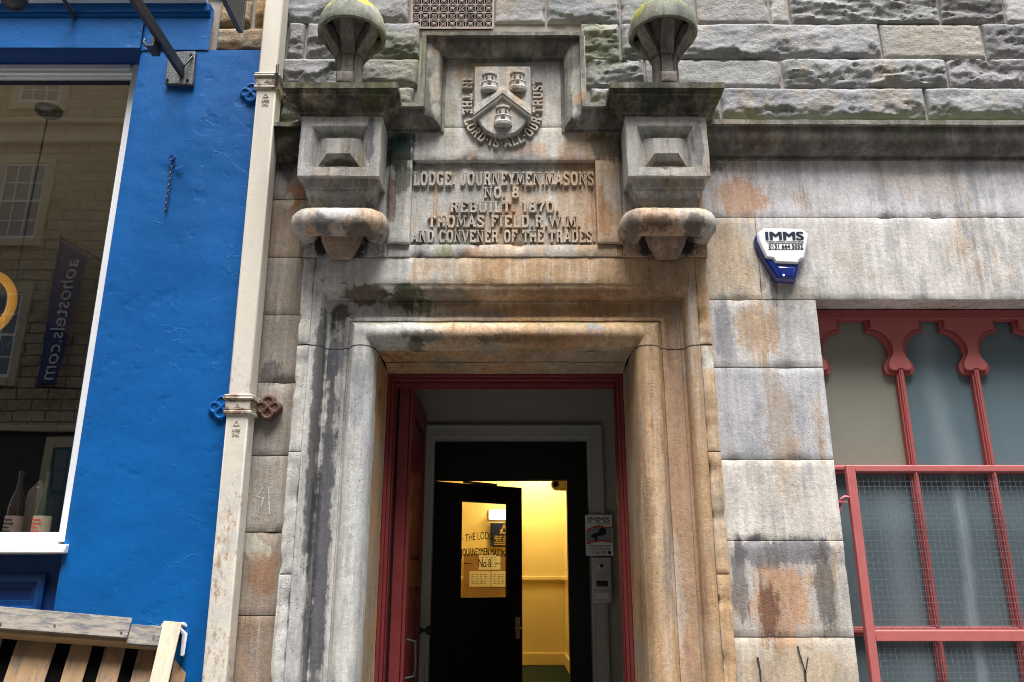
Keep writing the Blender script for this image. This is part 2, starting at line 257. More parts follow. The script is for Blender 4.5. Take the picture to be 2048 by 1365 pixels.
def frosted(name, a, b, streaks=()):
    g = G(name, .32, .45)
    c = g.mix(g.noise(1.4, 4, .6), a, b)
    c = g.mix(g.mr(g.noise(150, 3, .6), .5, .75, 0, .25), c, tuple(v * 1.7 for v in b))
    pz = g.xyz(g.P)
    for (sx, w, am) in streaks:
        d = g.mth('ABSOLUTE', g.mth('SUBTRACT', pz[0], g.mth('ADD', sx, g.mth('MULTIPLY', g.noise(1.6, 4, .6), .16))))
        c = g.mix(g.mr(d, w, 0, 0, am), c, (.42, .50, .54))
    return g.out(Base_Color=c, Normal=g.bump(g.noise(220, 3, .6), .25, .002))
M['frost_olive'] = frosted('frosted_olive_pane', (.20, .20, .165), (.26, .26, .22))
M['frost'] = frosted('frosted_teal_pane', (.075, .12, .145), (.14, .20, .23), [(2.22, .10, .22)])
M['frost_low'] = frosted('frosted_lower_pane', (.07, .10, .115), (.13, .175, .19), [(2.22, .05, .38), (1.9, .12, .15)])

# ------------------------------------------------------------------ mesh builder
def link(o): S.collection.objects.link(o); return o
def world_off(p):
    v = Vector((0, 0, 0))
    while p: v += p.location; p = p.parent
    return v
def tag(o, label=None, cat=None, group=None, kind=None):
    for k, v in (('label', label), ('category', cat), ('group', group), ('kind', kind)):
        if v: o[k] = v
    return o
def empty(name, loc=(0, 0, 0), label=None, cat=None, parent=None, group=None):
    o = link(bpy.data.objects.new(name, None)); o.empty_display_size = .1
    o.location = Vector(loc) - world_off(parent); o.parent = parent
    return tag(o, label, cat, group)
def copy_tree(o, parent=None):
    c = o.copy(); S.collection.objects.link(c); c.parent = parent
    for ch in list(o.children): copy_tree(ch, c)
    return c
class MB:
    def __init__(s, Mx=None): s.v = []; s.f = []; s.t = []; s.M = Mx; s.tint = (1, 1, 1)
    def add(s, vs, fs):
        k = len(s.v)
        for p in vs:
            p = Vector(p); s.v.append(s.M @ p if s.M else p); s.t.append(s.tint)
        s.f += [tuple(i + k for i in f) for f in fs]
    def box(s, x0, x1, y0, y1, z0, z1):
        s.add([(x, y, z) for z in (z0, z1) for y in (y0, y1) for x in (x0, x1)],
              [(0, 2, 3, 1), (4, 5, 7, 6), (0, 1, 5, 4), (2, 6, 7, 3), (0, 4, 6, 2), (1, 3, 7, 5)])
    def quad(s, a, b, c, d, n=1): s.add([a, b, c, d], [(0, 1, 2, 3)])
    def prism(s, pts, y0, y1):   # outline in x,z
        n = len(pts)
        s.add([(x, y0, z) for x, z in pts] + [(x, y1, z) for x, z in pts],
              [tuple(range(n)), tuple(range(2 * n - 1, n - 1, -1))] + [(i, i + n, (i + 1) % n + n, (i + 1) % n) for i in range(n)])
    def frustum(s, a, ya, b, yb):  # rect a (x0,x1,z0,z1) at ya to rect b at yb
        c = lambda r, y: [(r[0], y, r[2]), (r[1], y, r[2]), (r[1], y, r[3]), (r[0], y, r[3])]
        s.add(c(a, ya) + c(b, yb), [(4, 5, 6, 7), (0, 1, 5, 4), (1, 2, 6, 5), (2, 3, 7, 6), (3, 0, 4, 7)])
    def sweep(s, path, prof, mp, closed=False, seg=.05, cap=True, ring=False):
        n = len(path); path = [Vector(p) for p in path]
        segs = n if closed else n - 1
        d = [(path[(i + 1) % n] - path[i]).normalized() for i in range(segs)]
        rt = [Vector((q.y, -q.x)) for q in d]
        mit = []
        for i in range(n):
            if closed: a, b = rt[i - 1], rt[i]
            else: a, b = rt[max(i - 1, 0)], rt[min(i, segs - 1)]
            mit.append((a + b) / max(1 + a.dot(b), .25))
        rings = []
        for i in range(segs):
            L = (path[(i + 1) % n] - path[i]).length; k = max(1, int(math.ceil(L / seg)))
            for j in range(k):
                t = j / k; rings.append((path[i].lerp(path[(i + 1) % n], t), mit[i].lerp(mit[(i + 1) % n], t)))
        if not closed: rings.append((path[-1], mit[-1]))
        m = len(prof); vs = []; fs = []
        for p, q in rings:
            for (u, h) in prof:
                w = p + q * u; vs.append(mp(w.x, w.y, h))
        nr = len(rings); mm = m if ring else m - 1
        for i in range(nr if closed else nr - 1):
            for j in range(mm):
                a = i * m + j; b = i * m + (j + 1) % m; c = ((i + 1) % nr) * m + (j + 1) % m; e = ((i + 1) % nr) * m + j
                fs.append((a, b, c, e))
        if cap and not closed:
            fs.append(tuple(range(m))); fs.append(tuple(range((nr - 1) * m, nr * m)[::-1]))
        s.add(vs, fs)
    def tube(s, pts, r, n=8, closed=False):
        pts = [Vector(p) for p in pts]; N = len(pts); vs = []; fs = []; up = None
        for i, p in enumerate(pts):
            a = pts[(i - 1) % N] if (closed or i) else p; b = pts[(i + 1) % N] if (closed or i < N - 1) else p
            t = (b - a).normalized()
            if up is None: up = t.orthogonal().normalized()
            up = (up - t * up.dot(t)).normalized(); sd = t.cross(up)
            rr = r[i] if isinstance(r, (list, tuple)) else r
            for k in range(n):
                an = 2 * math.pi * k / n; vs.append(p + (up * math.cos(an) + sd * math.sin(an)) * rr)
        for i in range(N if closed else N - 1):
            for k in range(n):
                j = (i + 1) % N; fs.append((i * n + k, i * n + (k + 1) % n, j * n + (k + 1) % n, j * n + k))
        if not closed: fs += [tuple(range(n))[::-1], tuple(range((N - 1) * n, N * n))]
        s.add(vs, fs)
    def lathe(s, prof, c, n=24, axis='z', cap=True):
        vs = []; fs = []; m = len(prof)
        for i in range(n):
            a = 2 * math.pi * i / n
            for r, h in prof:
                q = (r * math.cos(a), r * math.sin(a), h) if axis == 'z' else (r * math.cos(a), h, r * math.sin(a))
                vs.append(Vector(c) + Vector(q))
        for i in range(n):
            for j in range(m - 1):
                k = (i + 1) % n; fs.append((i * m + j, k * m + j, k * m + j + 1, i * m + j + 1))
        if cap:
            fs.append(tuple(i * m for i in range(n))); fs.append(tuple(i * m + m - 1 for i in range(n))[::-1])
        s.add(vs, fs)
    def block(s, x0, x1, z0, z1, y, depth=.05, r=.008, step=.03, amp=.0015, chip=.012, fn=None):
        def ax(a, b):
            n = max(2, int((b - a - 2 * r) / step)); L = [a, a + r * .35]
            L += [a + r + (b - a - 2 * r) * i / n for i in range(n + 1)] + [b - r * .35, b]; return L
        xs, zs = ax(x0, x1), ax(z0, z1); nx, nz = len(xs), len(zs); vs = []; fs = []
        e = lambda q: r - math.sqrt(max(0, r * r - (r - q) ** 2)) if q < r else 0
        for z in zs:
            for x in xs:
                dx = min(x - x0, x1 - x); dz = min(z - z0, z1 - z); dd = min(dx, dz)
                p = Vector((x, y, z))
                yy = y + max(e(dx), e(dz)) + mn.noise(p * 7) * amp * 2 + mn.noise(p * 31) * amp
                c = max(0, mn.noise(p * 13 + Vector((3, 1, 7))) - .18) * chip * 4 * math.exp(-dd / .012)
                yy += c
                if fn: yy = fn(x, z, dx, dz, yy)
                vs.append((x, yy, z))
        for j in range(nz - 1):
            for i in range(nx - 1): a = j * nx + i; fs.append((a, a + 1, a + nx + 1, a + nx))
        bd = [i for i in range(nx)] + [j * nx + nx - 1 for j in range(1, nz)] + [(nz - 1) * nx + i for i in range(nx - 2, -1, -1)] + [j * nx for j in range(nz - 2, 0, -1)]
        k = len(vs); vs += [(vs[i][0], y + depth, vs[i][2]) for i in bd]
        for q in range(len(bd)):
            w = (q + 1) % len(bd); fs.append((bd[q], k + q, k + w, bd[w]))
        s.add(vs, fs)
    def jitter(s, amp, fr=9.):
        for i, p in enumerate(s.v): s.v[i] = p + (mn.noise_vector(p * fr) + mn.noise_vector(p * fr * 3.3) * .5) * amp
        return s
    def build(s, name, mat, parent=None, angle=34, bevel=0, smooth=True, seg=2):
        me = bpy.data.meshes.new(name); off = world_off(parent)
        me.from_pydata([p - off for p in s.v], [], s.f)
        bm = bmesh.new(); bm.from_mesh(me); bmesh.ops.recalc_face_normals(bm, faces=bm.faces); bm.to_mesh(me); bm.free()
        if any(t != (1, 1, 1) for t in s.t):
            at = me.attributes.new('tint', 'FLOAT_COLOR', 'POINT')
            at.data.foreach_set('color', [q for t in s.t for q in (*t, 1)])
        me.materials.append(mat)
        if smooth:
            me.polygons.foreach_set('use_smooth', [True] * len(me.polygons)); me.set_sharp_from_angle(angle=R(angle))
        o = link(bpy.data.objects.new(name, me)); o.parent = parent
        if bevel:
            b = o.modifiers.new('bevel', 'BEVEL'); b.width = bevel; b.segments = seg; b.limit_method = 'ANGLE'; b.angle_limit = R(30)
        return o
XZ = lambda a, b, h: (a, h, b)      # path drawn on the facade, profile height = depth
XY = lambda a, b, h: (a, b, h)      # path drawn in plan, profile height = z
def arc(cx, cy, rx, ry, a0, a1, n): return [(cx + rx * math.cos(R(a0 + (a1 - a0) * i / n)), cy + ry * math.sin(R(a0 + (a1 - a0) * i / n))) for i in range(n + 1)]
def text_mb(mb, s, x0, x1, zc, h, y, ext=.001, mp=None, squeeze=True):
    """plain lettering from the built in font, fitted between x0 and x1, baseline zc"""
    cu = bpy.data.curves.new('lettering', 'FONT'); cu.body = s; cu.extrude = .5; cu.resolution_u = 3
    ob = bpy.data.objects.new('lettering', cu); link(ob); dg = bpy.context.evaluated_depsgraph_get(); dg.update()
    me = bpy.data.meshes.new_from_object(ob.evaluated_get(dg))
    xs = [v.co.x for v in me.vertices]; ys = [v.co.y for v in me.vertices]
    a, b = min(xs), max(xs); cap = .69
    pts = []
    for v in me.vertices:
        x = x0 + (v.co.x - a) / (b - a) * (x1 - x0); z = zc + v.co.y / cap * h; yy = y - ext * (v.co.z + .5)
        pts.append(mp(x, yy, z) if mp else (x, yy, z))
    mb.add(pts, [tuple(p.vertices) for p in me.polygons])
    bpy.data.objects.remove(ob, do_unlink=True)

# slab serif letters cut in stone: centre lines (unit height) and the feet that carry slabs
GL = {
 'A': (.80, [[(.10, 0), (.40, 1), (.70, 0)], [(.22, .32), (.58, .32)]], [(.10, 0), (.70, 0)]),
 'B': (.74, [[(.18, 0), (.18, 1)], [(.06, 1), (.45, 1), (.58, .88), (.58, .65), (.46, .53), (.2, .53)], [(.42, .53), (.62, .41), (.62, .13), (.48, 0), (.06, 0)]], []),
 'C': (.74, [[(.63, .74), (.60, .90), (.42, 1), (.26, .95), (.14, .75), (.14, .25), (.26, .05), (.42, 0), (.58, .08), (.64, .26)]], []),
 'D': (.78, [[(.18, 0), (.18, 1)], [(.06, 1), (.42, 1), (.58, .88), (.65, .68), (.65, .32), (.58, .12), (.42, 0), (.06, 0)]], []),
 'E': (.70, [[(.18, 0), (.18, 1)], [(.06, 1), (.60, 1), (.60, .76)], [(.18, .52), (.45, .52)], [(.06, 0), (.62, 0), (.62, .26)]], []),
 'F': (.68, [[(.18, 0), (.18, 1)], [(.06, 1), (.60, 1), (.60, .76)], [(.18, .52), (.45, .52)]], [(.18, 0)]),
 'G': (.78, [[(.63, .76), (.58, .92), (.42, 1), (.26, .95), (.14, .75), (.14, .25), (.26, .05), (.42, 0), (.62, .08), (.62, .42)], [(.44, .42), (.72, .42)]], []),
 'H': (.82, [[(.18, 0), (.18, 1)], [(.64, 0), (.64, 1)], [(.18, .5), (.64, .5)]], [(.18, 0), (.18, 1), (.64, 0), (.64, 1)]),
 'I': (.40, [[(.20, 0), (.20, 1)]], [(.20, 0), (.20, 1)]),
 'J': (.62, [[(.44, 1), (.44, .2), (.34, .02), (.2, 0), (.09, .1), (.09, .3)]], [(.44, 1)]),
 'L': (.66, [[(.18, 0), (.18, 1)], [(.06, 0), (.60, 0), (.60, .28)]], [(.18, 1)]),
 'M': (.92, [[(.16, 0), (.16, 1), (.46, .25), (.76, 1), (.76, 0)]], [(.16, 0), (.76, 0), (.13, 1), (.79, 1)]),
 'N': (.84, [[(.17, 0), (.17, 1), (.66, 0), (.66, 1)]], [(.17, 0), (.14, 1), (.66, 1)]),
 'O': (.78, [[(.40, 1), (.25, .95), (.14, .75), (.14, .25), (.25, .05), (.40, 0), (.55, .05), (.66, .25), (.66, .75), (.55, .95), (.40, 1.001)]], []),
 'R': (.80, [[(.18, 0), (.18, 1)], [(.06, 1), (.46, 1), (.60, .88), (.60, .62), (.46, .5), (.2, .5)], [(.42, .5), (.56, .36), (.60, .04), (.74, .04)]], [(.18, 0)]),
 'S': (.70, [[(.58, .72), (.56, .92), (.36, 1), (.18, .94), (.12, .76), (.2, .6), (.5, .44), (.60, .28), (.54, .07), (.36, 0), (.16, .07), (.11, .28)]], []),
 'T': (.74, [[(.37, 0), (.37, 1)], [(.09, .74), (.09, 1), (.65, 1), (.65, .74)]], [(.37, 0)]),
 'U': (.80, [[(.17, 1), (.17, .22), (.27, .03), (.40, 0), (.53, .03), (.63, .22), (.63, 1)]], [(.17, 1), (.63, 1)]),
 'V': (.78, [[(.10, 1), (.39, 0), (.68, 1)]], [(.10, 1), (.68, 1)]),
 'W': (1.06, [[(.10, 1), (.30, 0), (.53, .9), (.76, 0), (.96, 1)]], [(.10, 1), (.96, 1)]),
 'Y': (.76, [[(.10, 1), (.38, .48), (.66, 1)], [(.38, .5), (.38, 0)]], [(.10, 1), (.66, 1), (.38, 0)]),
 '0': (.74, [[(.37, 1), (.22, .94), (.13, .72), (.13, .28), (.22, .06), (.37, 0), (.52, .06), (.61, .28), (.61, .72), (.52, .94), (.37, 1.001)]], []),
 '1': (.46, [[(.10, .84), (.24, 1), (.24, 0)]], [(.24, 0)]),
 '7': (.66, [[(.10, .76), (.10, 1), (.56, 1), (.30, .4), (.26, 0)]], []),
 '8': (.72, [[(.36, 1), (.18, .92), (.18, .62), (.36, .53), (.54, .62), (.54, .92), (.36, 1.001)], [(.36, .53), (.13, .40), (.13, .12), (.36, 0), (.59, .12), (.59, .40), (.36, .531)]], []),
 '.': (.34, [[(.17, .02), (.17, .17)]], []), '·': (.36, [[(.18, .42), (.18, .58)]], []), ' ': (.42, [], []),
}
def carve(mb, s, mpt, width, h, y, rise=.014, th=.225, track=.07):
    """letters raised from the stone; mpt(a, b) places unit text coordinates on the facade"""
    tot = sum(GL[c][0] + track for c in s); k = width / tot; cur = 0
    for ci, ch in enumerate(s):
        w, strokes, feet = GL[ch]
        lst = [(q, th * (.70 if ch in 'MNW' else 1)) for q in strokes] + [([(fx - .14, fz + (.05 if fz < .5 else -.05)), (fx + .14, fz + (.05 if fz < .5 else -.05))], .11) for fx, fz in feet]
        for si, (pl, t) in enumerate(lst):
            inset = [(x, min(max(z, .07), .93) if len(pl) > 1 else z) for x, z in pl]
            q = rise + .0006 * si + .0002 * (ci % 2)
            hw = t / 2
            prof = [(-hw, -.004), (-hw, q * .75), (-hw * .82, q), (hw * .82, q), (hw, q * .75), (hw, -.004)]
            mb.sweep(inset, prof, lambda a, b, hh, cur=cur: (lambda q: (q[0], y - hh, q[1]))(mpt((cur + a) * k, b * h)), seg=9)
        cur += w + track

# ------------------------------------------------------------------ ground
b = MB(); b.box(-40, 40, -12.0, -2.2, -.30, -.12); tag(b.build('road', M['road']), kind='structure')
b = MB(); b.box(-40, 40, -2.2, -.02, -.30, 0); b.box(-40, 40, -16, -12.0, -.30, 0); tag(b.build('pavement', M['pavement'], bevel=.02), kind='structure')

# ------------------------------------------------------------------ the lodge: stone building
XC = -.037
lodge = empty('stone_building', (0, 0, 0), 'sandstone lodge with carved doorway, rock faced upper courses and red tracery window', 'building')

# rock faced courses above the ashlar
def rock_fn(seed, bulge, ledge):
    o = Vector((seed * 3.7, seed * 1.9, seed * 5.3))
    def fn(x, z, dx, dz, yy, z0=None):
        p = Vector((x, 0, z)) + o
        e = min(1, min(dx, dz * 1.1) / .022); e = 1 - (1 - e) ** 2
        w = mn.noise_vector(Vector((p.x * 3, 0, p.z * 4))) * .10
        q = Vector((p.x * 3.6, 0, p.z * 10)) + w * 5
        rid = mn.ridged_multi_fractal(q, .9, 2.2, 6, 1.0, 2.0)
        big = mn.noise(Vector((p.x * 2.2, 1, p.z * 4.5))) * .5 + .5
        fr = mn.fractal(Vector((p.x * 9, 2, p.z * 22)) + w * 9, .75, 2.2, 6)
        fine = mn.fractal(p * 60, .7, 2.1, 4) * .0016
        zz = fn.frac(z)
        cut = ledge + mn.fractal(Vector((p.x * 5.2, 3, 0)), .8, 2.3, 5) * .34 + fr * .05
        body = bulge * (.60 + .40 * big) + fr * (.0050 if ledge > 0 else .0026)
        t = min(1, max(0, (cut - zz) / .035))
        low = bulge * .10 + bulge * .50 * min(1, max(0, zz / max(cut, .15))) + (rid - 1.0) * .013 + fr * .011 + (big - .5) * .02
        st = .009; lq = low / st; low = st * (math.floor(lq) + min(1, max(0, (lq - math.floor(lq) - .5) / .3 + .5)))
        hgt = body * (1 - t) + min(low, body) * t
        return yy - (hgt + fine) * e
    return fn
rk = MB(); rnd = random.Random(3)
def rock(x0, x1, z0, z1, tint, bulge=.035, ledge=.35, smooth=False, step=.0095, y=-.004):
    w = .006
    f = rock_fn(rnd.random() * 40, bulge * .35 if smooth else bulge, -.9 if smooth else ledge)
    f.__globals__; hh = z1 - z0; f.frac = lambda z, z0=z0, hh=hh: (z - z0) / hh
    lm = sum(tint) / 3; rk.tint = tuple(lm + (v - lm) * .45 for v in tint)
    rk.block(x0 + w, x1 - w, z0 + w, z1 - w, y, .08, .004, step, .0016, .012, f)
LV = (.97, 1.0, 1.03); CW = (1.12, 1.07, 1.0); BU = (1.36, 1.06, .84); DK = (.62, .62, .66); GY = (.85, .87, .88); WH = (1.5, 1.45, 1.42)
zr = [4.112, 4.316, 4.511, 4.754, 4.99, 5.22]
def xs_of(pxs, i): return [PX(p, 0, 0) if False else (p - 1024) / FOC * ((CD) * math.cos(TH) + ((zr[i] + zr[i + 1]) / 2 - EZ) * math.sin(TH)) for p in pxs]
rows = [
 (0, [528, 560, 600, 700, 830], [LV, GY, CW, LV], [.9, .4, .95, .5]), (0, [1180, 1235, 1440, 1850, 2120, 2500], [GY, LV, LV, (1.0, 1.02, 1.05), GY], [.95, .2, .30, .30, .5]),
 (1, [528, 562, 700, 838], [GY, LV, CW], [.95, .55, .25]), (1, [1166, 1290, 1563, 1893, 2200, 2500], [LV, (1.04, 1.02, 1.0), (1.08, 1.1, 1.11), (1.02, 1.0, .99), GY], [.9, -.9, .62, .95, .3]),
 (2, [528, 575, 612, 842], [DK, (1.0, .9, .78), GY], [.9, .55, .6]), (2, [1160, 1240, 1355, 1760, 1966, 2200, 2500], [(.9, 1., .82), GY, (1.14, 1.1, 1.08), BU, GY, LV], [.95, .3, .22, -.9, .7, .3]),
 (3, [528, 566, 700, 820], [DK, LV, CW], [.3, .25, .2]), (3, [1240, 1390, 1538, 1577, 1876, 2006, 2300, 2600], [(1., .98, .9), (1.1, 1.03, .92), WH, (.98, .98, 1.02), (.9, .88, .86), WH, LV], [-.9, -.9, -.9, .9, .6, -.9, .3]), (3, [988, 1092, 1240], [CW, LV], [-.9, .25]),
]
for i, pxs, tn, lg in rows:
    X = xs_of(pxs, i)
    for k in range(len(X) - 1):
        t = tuple(v * rnd.uniform(.93, 1.06) for v in tn[k])
        rock(X[k], X[k + 1], zr[i], zr[i + 1], t, .042 if lg[k] > .3 else .034, lg[k], lg[k] < 0)
xa = PX(820, 28, 0); xb = PX(988, 28, 0)
zz = zr[4]
for j in range(9):          # courses above the picture
    z1 = zz + rnd.uniform(.2, .28); x = -1.45
    while x < 4.6:
        w = rnd.uniform(.35, 1.1); x1 = min(x + w, 4.6)
        if not (j == 0 and x < xb and x1 > xa): rock(x, x1, zz, z1, rnd.choice([LV, CW, GY, BU, DK]), .036, rnd.uniform(.1, .5), step=.05)
        x = x1
    zz = z1
rk.build('rock_faced_wall', M['rock'], lodge, angle=60)
b = MB(); b.box(-1.42, 4.6, .004, .10, 4.05, zz)
for q in (): pass
b.build('mortar_joints', M['mortar'], lodge, smooth=False)

# smooth ashlar right of the doorway and the narrow strip on its left
a = MB(); XJ = 1.617
def ash(x0, x1, z0, z1, t, y=0.0, depth=.22, **k): a.tint = t; a.block(x0 + .0012, x1 - .0012, z0 + .0012, z1 - .0012, y + rnd.uniform(-.0015, .0015), depth, .0035, .035, **k)
XR = 4.6
for args in [
    (1.0, 2.90, 3.502, 3.925, (1.22, 1.22, 1.27)), (2.90, XR, 3.502, 3.925, (1.1, 1.1, 1.14)),
    (1.0, 1.335, 3.022, 3.502, (1.08, .98, .84)), (1.335, 3.45, 3.022, 3.502, (1.20, 1.17, 1.13)), (3.45, XR, 3.022, 3.502, (1.1, 1.1, 1.1)),
    (1.0, XJ, 2.65, 3.022, (1.05, 1.03, 1.03)), (1.0, XJ, 2.171, 2.65, (.80, .81, .86)), (1.0, XJ, 1.776, 2.171, (1.12, 1.07, 1.0)),
    (1.0, XJ, 1.334, 1.776, (.92, .86, .80)), (1.0, XJ, .85, 1.334, (.98, .88, .74)), (1.0, XJ, .40, .85, (.9, .88, .8)), (1.0, XJ, 0, .40, (.8, .8, .8)), (XJ, XR, 0, .62, (.85, .85, .85))]:
    ash(*args, chip=.010)
for args in [(3.45, XR, .62, 3.022, (1, 1, 1))]: ash(*args)
a.build('ashlar_wall', M['ashlar'], lodge, angle=40)
a = MB(); zs = [4.12, 3.951, 3.608, 3.265, 2.937, 2.57, 2.191, 1.817, 1.43, 1.02, .6, .2, 0]
tl = [(.8, .8, .8), (.8, .78, .76), (1.02, .86, .72), (.95, .9, .86), (1.0, .96, .92), (1.08, 1.05, 1.02), (1.12, 1.1, 1.06), (.94, .86, .78), (1.0, .80, .66), (.78, .7, .6), (.7, .7, .65), (.7, .7, .7)]
for k in range(len(zs) - 1): ash(-1.47, -1.04, zs[k + 1], zs[k], tl[k], depth=.1)
a.build('ashlar_strip', M['ashlar_left'], lodge, angle=40)
b = MB(); b.box(-1.47, -1.03, .02, .3, 0, 4.1); b.box(1.0, XJ - .01, .02, .3, 0, 3.9); b.box(XJ - .01, XR, .03, .3, 3.03, 3.9); b.box(3.4, XR, .02, .3, 0, 3.03); b.box(XJ - .01, 3.4, .05, .3, 0, .6)
b.build('joint_backing', M['darkjoint'], lodge, smooth=False)
b = MB(); b.box(-1.47, XR, .30, 1.0, 3.2, zz); b.build('inner_wall', M['plaster'], lodge, smooth=False)

def mark(name, strokes, wdt, mat_, y):
    t = MB()
    for pl_ in strokes:
        for (a0, b0), (a1, b1) in zip(pl_, pl_[1:]):
            (x0, z0), (x1, z1) = P(a0, b0, y), P(a1, b1, y); d = Vector((x1 - x0, z1 - z0)).normalized(); w = wdt * rnd.uniform(.6, 1.2)
            t.add([(x0 - d.y * w, y, z0 + d.x * w), (x0 + d.y * w, y, z0 - d.x * w), (x1 + d.y * w * .7, y, z1 - d.x * w * .7), (x1 - d.y * w * .7, y, z1 + d.x * w * .7)], [(0, 1, 2, 3)])
    t.build(name, mat_, lodge, smooth=False)
mark('chalk_mark', [[(526, 975), (514, 993), (527, 996), (522, 1015)], [(537, 974), (538, 1003), (539, 1029)]], .0022, simple('white_chalk', (.6, .6, .6), .9), -.006)
mark('chalk_heart', [[(1546, 1052), (1521, 1047), (1512, 1038), (1518, 1028), (1534, 1030), (1545, 1044), (1556, 1030), (1573, 1027), (1580, 1036), (1572, 1050), (1535, 1068)]], .0011, simple('scratched_stone', (.55, .53, .5), .9), -.006)
tar = simple('black_tar', (.03, .028, .03), .8)
mark('tar_mark', [[(1595, 1293), (1600, 1312), (1610, 1342), (1612, 1366)], [(1616, 1316), (1611, 1346)]], .005, tar, -.006)
mark('tar_mark', [[(1515, 1315), (1520, 1340), (1522, 1366)]], .005, tar, -.006)

# string course right of the doorway, its broken stub on the left
CZ = PZ(240, -.12)
prof = [(0, .06), (0, -.125), (.028, -.125), (.030, -.108)] + [(.036 + .125 * (1 - math.cos(R(t))), -.012 - .094 * (1 - math.sin(R(t)))) for t in (0, 15, 30, 45, 60, 75, 90)][::1] + [(.165, 0.02)]
prof = [(0, .06), (0, -.125), (.028, -.125), (.031, -.104)] + [(.034 + .13 * math.sin(R(t)), -.014 - .09 * math.cos(R(t))) for t in range(0, 91, 15)] + [(.185, -.014), (.185, .06)]
b = MB(); b.sweep([(1.0, CZ), (2.15, CZ - .004), (XR, CZ - .012)], prof, XZ, seg=.04, ring=True); b.jitter(.0022, 8)
b.build('string_course', M['course'], lodge)
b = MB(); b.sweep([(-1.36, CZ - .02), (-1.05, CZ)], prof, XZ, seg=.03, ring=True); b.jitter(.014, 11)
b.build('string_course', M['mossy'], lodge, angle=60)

# ---- the projecting doorway front: moulded surround
YF = -.08
xo, xi = .0, .0
HX = 1.003; HZ = 3.083
surround = MB()
# plain outer band (ragged outside edges)
for sg in (-1, 1):
    zc = [(.0, .55), (.55, 1.06), (1.06, 1.62), (1.62, 2.2), (2.2, 2.747), (2.7505, 3.232)]
    for z0, z1 in zc:
        xa_, xb_ = sorted((XC + sg * HX, XC + sg * 1.068))
        surround.block(xa_, xb_, z0, z1, YF, .12, .009, .02, .003, .018)
surround.block(XC - HX, XC + HX, HZ, 3.232, YF, .12, .004, .03, .0018, .01)
pr = [(0, .02), (0, YF + .004)] + [(.004 + .058 * math.sin(R(t)), YF + .062 - .055 * math.cos(R(t))) for t in range(0, 91, 15)] + [(.064, -.006), (.066, .000), (.080, .000), (.081, .006)]
pr += [(.100, .0075), (.13, .0078), (.160, .007), (.163, -.010), (.182, -.012), (.184, -.004), (.189, -.004)]
pr += [(.196 + .065 * (1 - math.cos(R(t))), -.004 - .068 * math.sin(R(t))) for t in range(15, 91, 15)] + [(.262 + .066 * math.sin(R(t)), .020 - .092 * math.cos(R(t))) for t in range(12, 91, 13)] + [(.328, .045), (.330, .06)]
pth = [(XC - HX, 0), (XC - HX, HZ), (XC + HX, HZ), (XC + HX, 0)]
surround.sweep(pth, pr, XZ, seg=.04, cap=False)
for i, p in enumerate(surround.v): surround.v[i] = p + mn.noise_vector(p * 7) * .0022 + mn.noise_vector(p * 24) * .0012
so = surround.build('door_surround', M['surround'], lodge)
# splayed reveal behind the roll
b = MB(); rx = HX - .329; rz = HZ - .329; r2 = HX - .350; z2 = 2.69; yb = .30
def grid(mbb, A, B, C, D, n, m):
    A, B, C, D = map(Vector, (A, B, C, D)); vs = []
    for j in range(m + 1):
        for i in range(n + 1): vs.append(A.lerp(B, i / n).lerp(D.lerp(C, i / n), j / m))
    mbb.add(vs, [(j * (n + 1) + i, j * (n + 1) + i + 1, (j + 1) * (n + 1) + i + 1, (j + 1) * (n + 1) + i) for j in range(m) for i in range(n)])
for sg in (-1, 1): grid(b, (XC + sg * rx, .055, 0), (XC + sg * r2, yb, 0), (XC + sg * r2, yb, z2), (XC + sg * rx, .055, rz), 6, 50)
grid(b, (XC - rx, .055, rz), (XC + rx, .055, rz), (XC + r2, .17, 2.725), (XC - r2, .17, 2.725), 30, 4)
grid(b, (XC - r2, .171, 2.722), (XC + r2, .171, 2.722), (XC + r2, yb, z2), (XC - r2, yb, z2), 30, 4)
b.jitter(.002, 8); b.build('reveal', stone('brown_reveal_stone', (.36, .28, .20), (.40, .235, .11), .44, .62, .9, .6, .35, .1, .2, pits=.2, pale=.2), so)
b = MB(); b.box(XC - 1.06, XC - rx - .02, .03, .40, 0, 3.2); b.box(XC + rx + .02, XC + 1.06, .03, .40, 0, 3.2); b.box(XC - rx - .02, XC + rx + .02, .10, .40, 2.78, 3.2)
b.build('wall_core', M['darkjoint'], so, smooth=False)
b = MB(); b.box(XC - rx, XC + rx, -.30, .6, 0, .30); b.box(XC - rx, XC + rx, .02, 1.4, .30, .56); b.build('door_step', M['ashlar'], lodge, bevel=.015)

# ---- inscription and crest panels above the door
f = MB()
PZ1, PZ0 = 3.795, 3.305; PL, PR_ = -.545, .455
kw = dict(depth=.10, r=.006, step=.028, amp=.0018)
f.block(-1.105, -.665, 3.232, 4.10, -.092, **kw); f.block(.59, 1.035, 3.232, 4.10, -.092, **kw)
f.block(-.665, .59, 3.232, PZ0 - .001, -.086, chip=.02, **kw)
f.block(-.665, PL, PZ0, PZ1 + .001, -.105, chip=.006, **kw); f.block(PR_, .59, PZ0, PZ1 + .001, -.105, chip=.006, **kw)
f.block(PL, PR_, PZ0, PZ1, -.070, depth=.08, r=.003, step=.028, amp=.0018)
f.block(-.665, .59, PZ1, 4.0, -.102, chip=.008, **kw)
f.block(-.50, .42, 4.0, 4.60, -.101, **kw)
panel = f.build('inscription_panel', M['front'], lodge)
t = MB()
lines = [('LODGE. JOURNEYMEN.MASONS', 824, 1190, 347, 373), ('NO. 8', 968, 1040, 377, 398), ('REBUILT. 1870.', 900, 1120, 405, 427), ('THOMAS FIELD.R.W.M.', 856, 1163, 434, 457), ('AND CONVENER OF THE TRADES.', 823, 1193, 463, 487)]
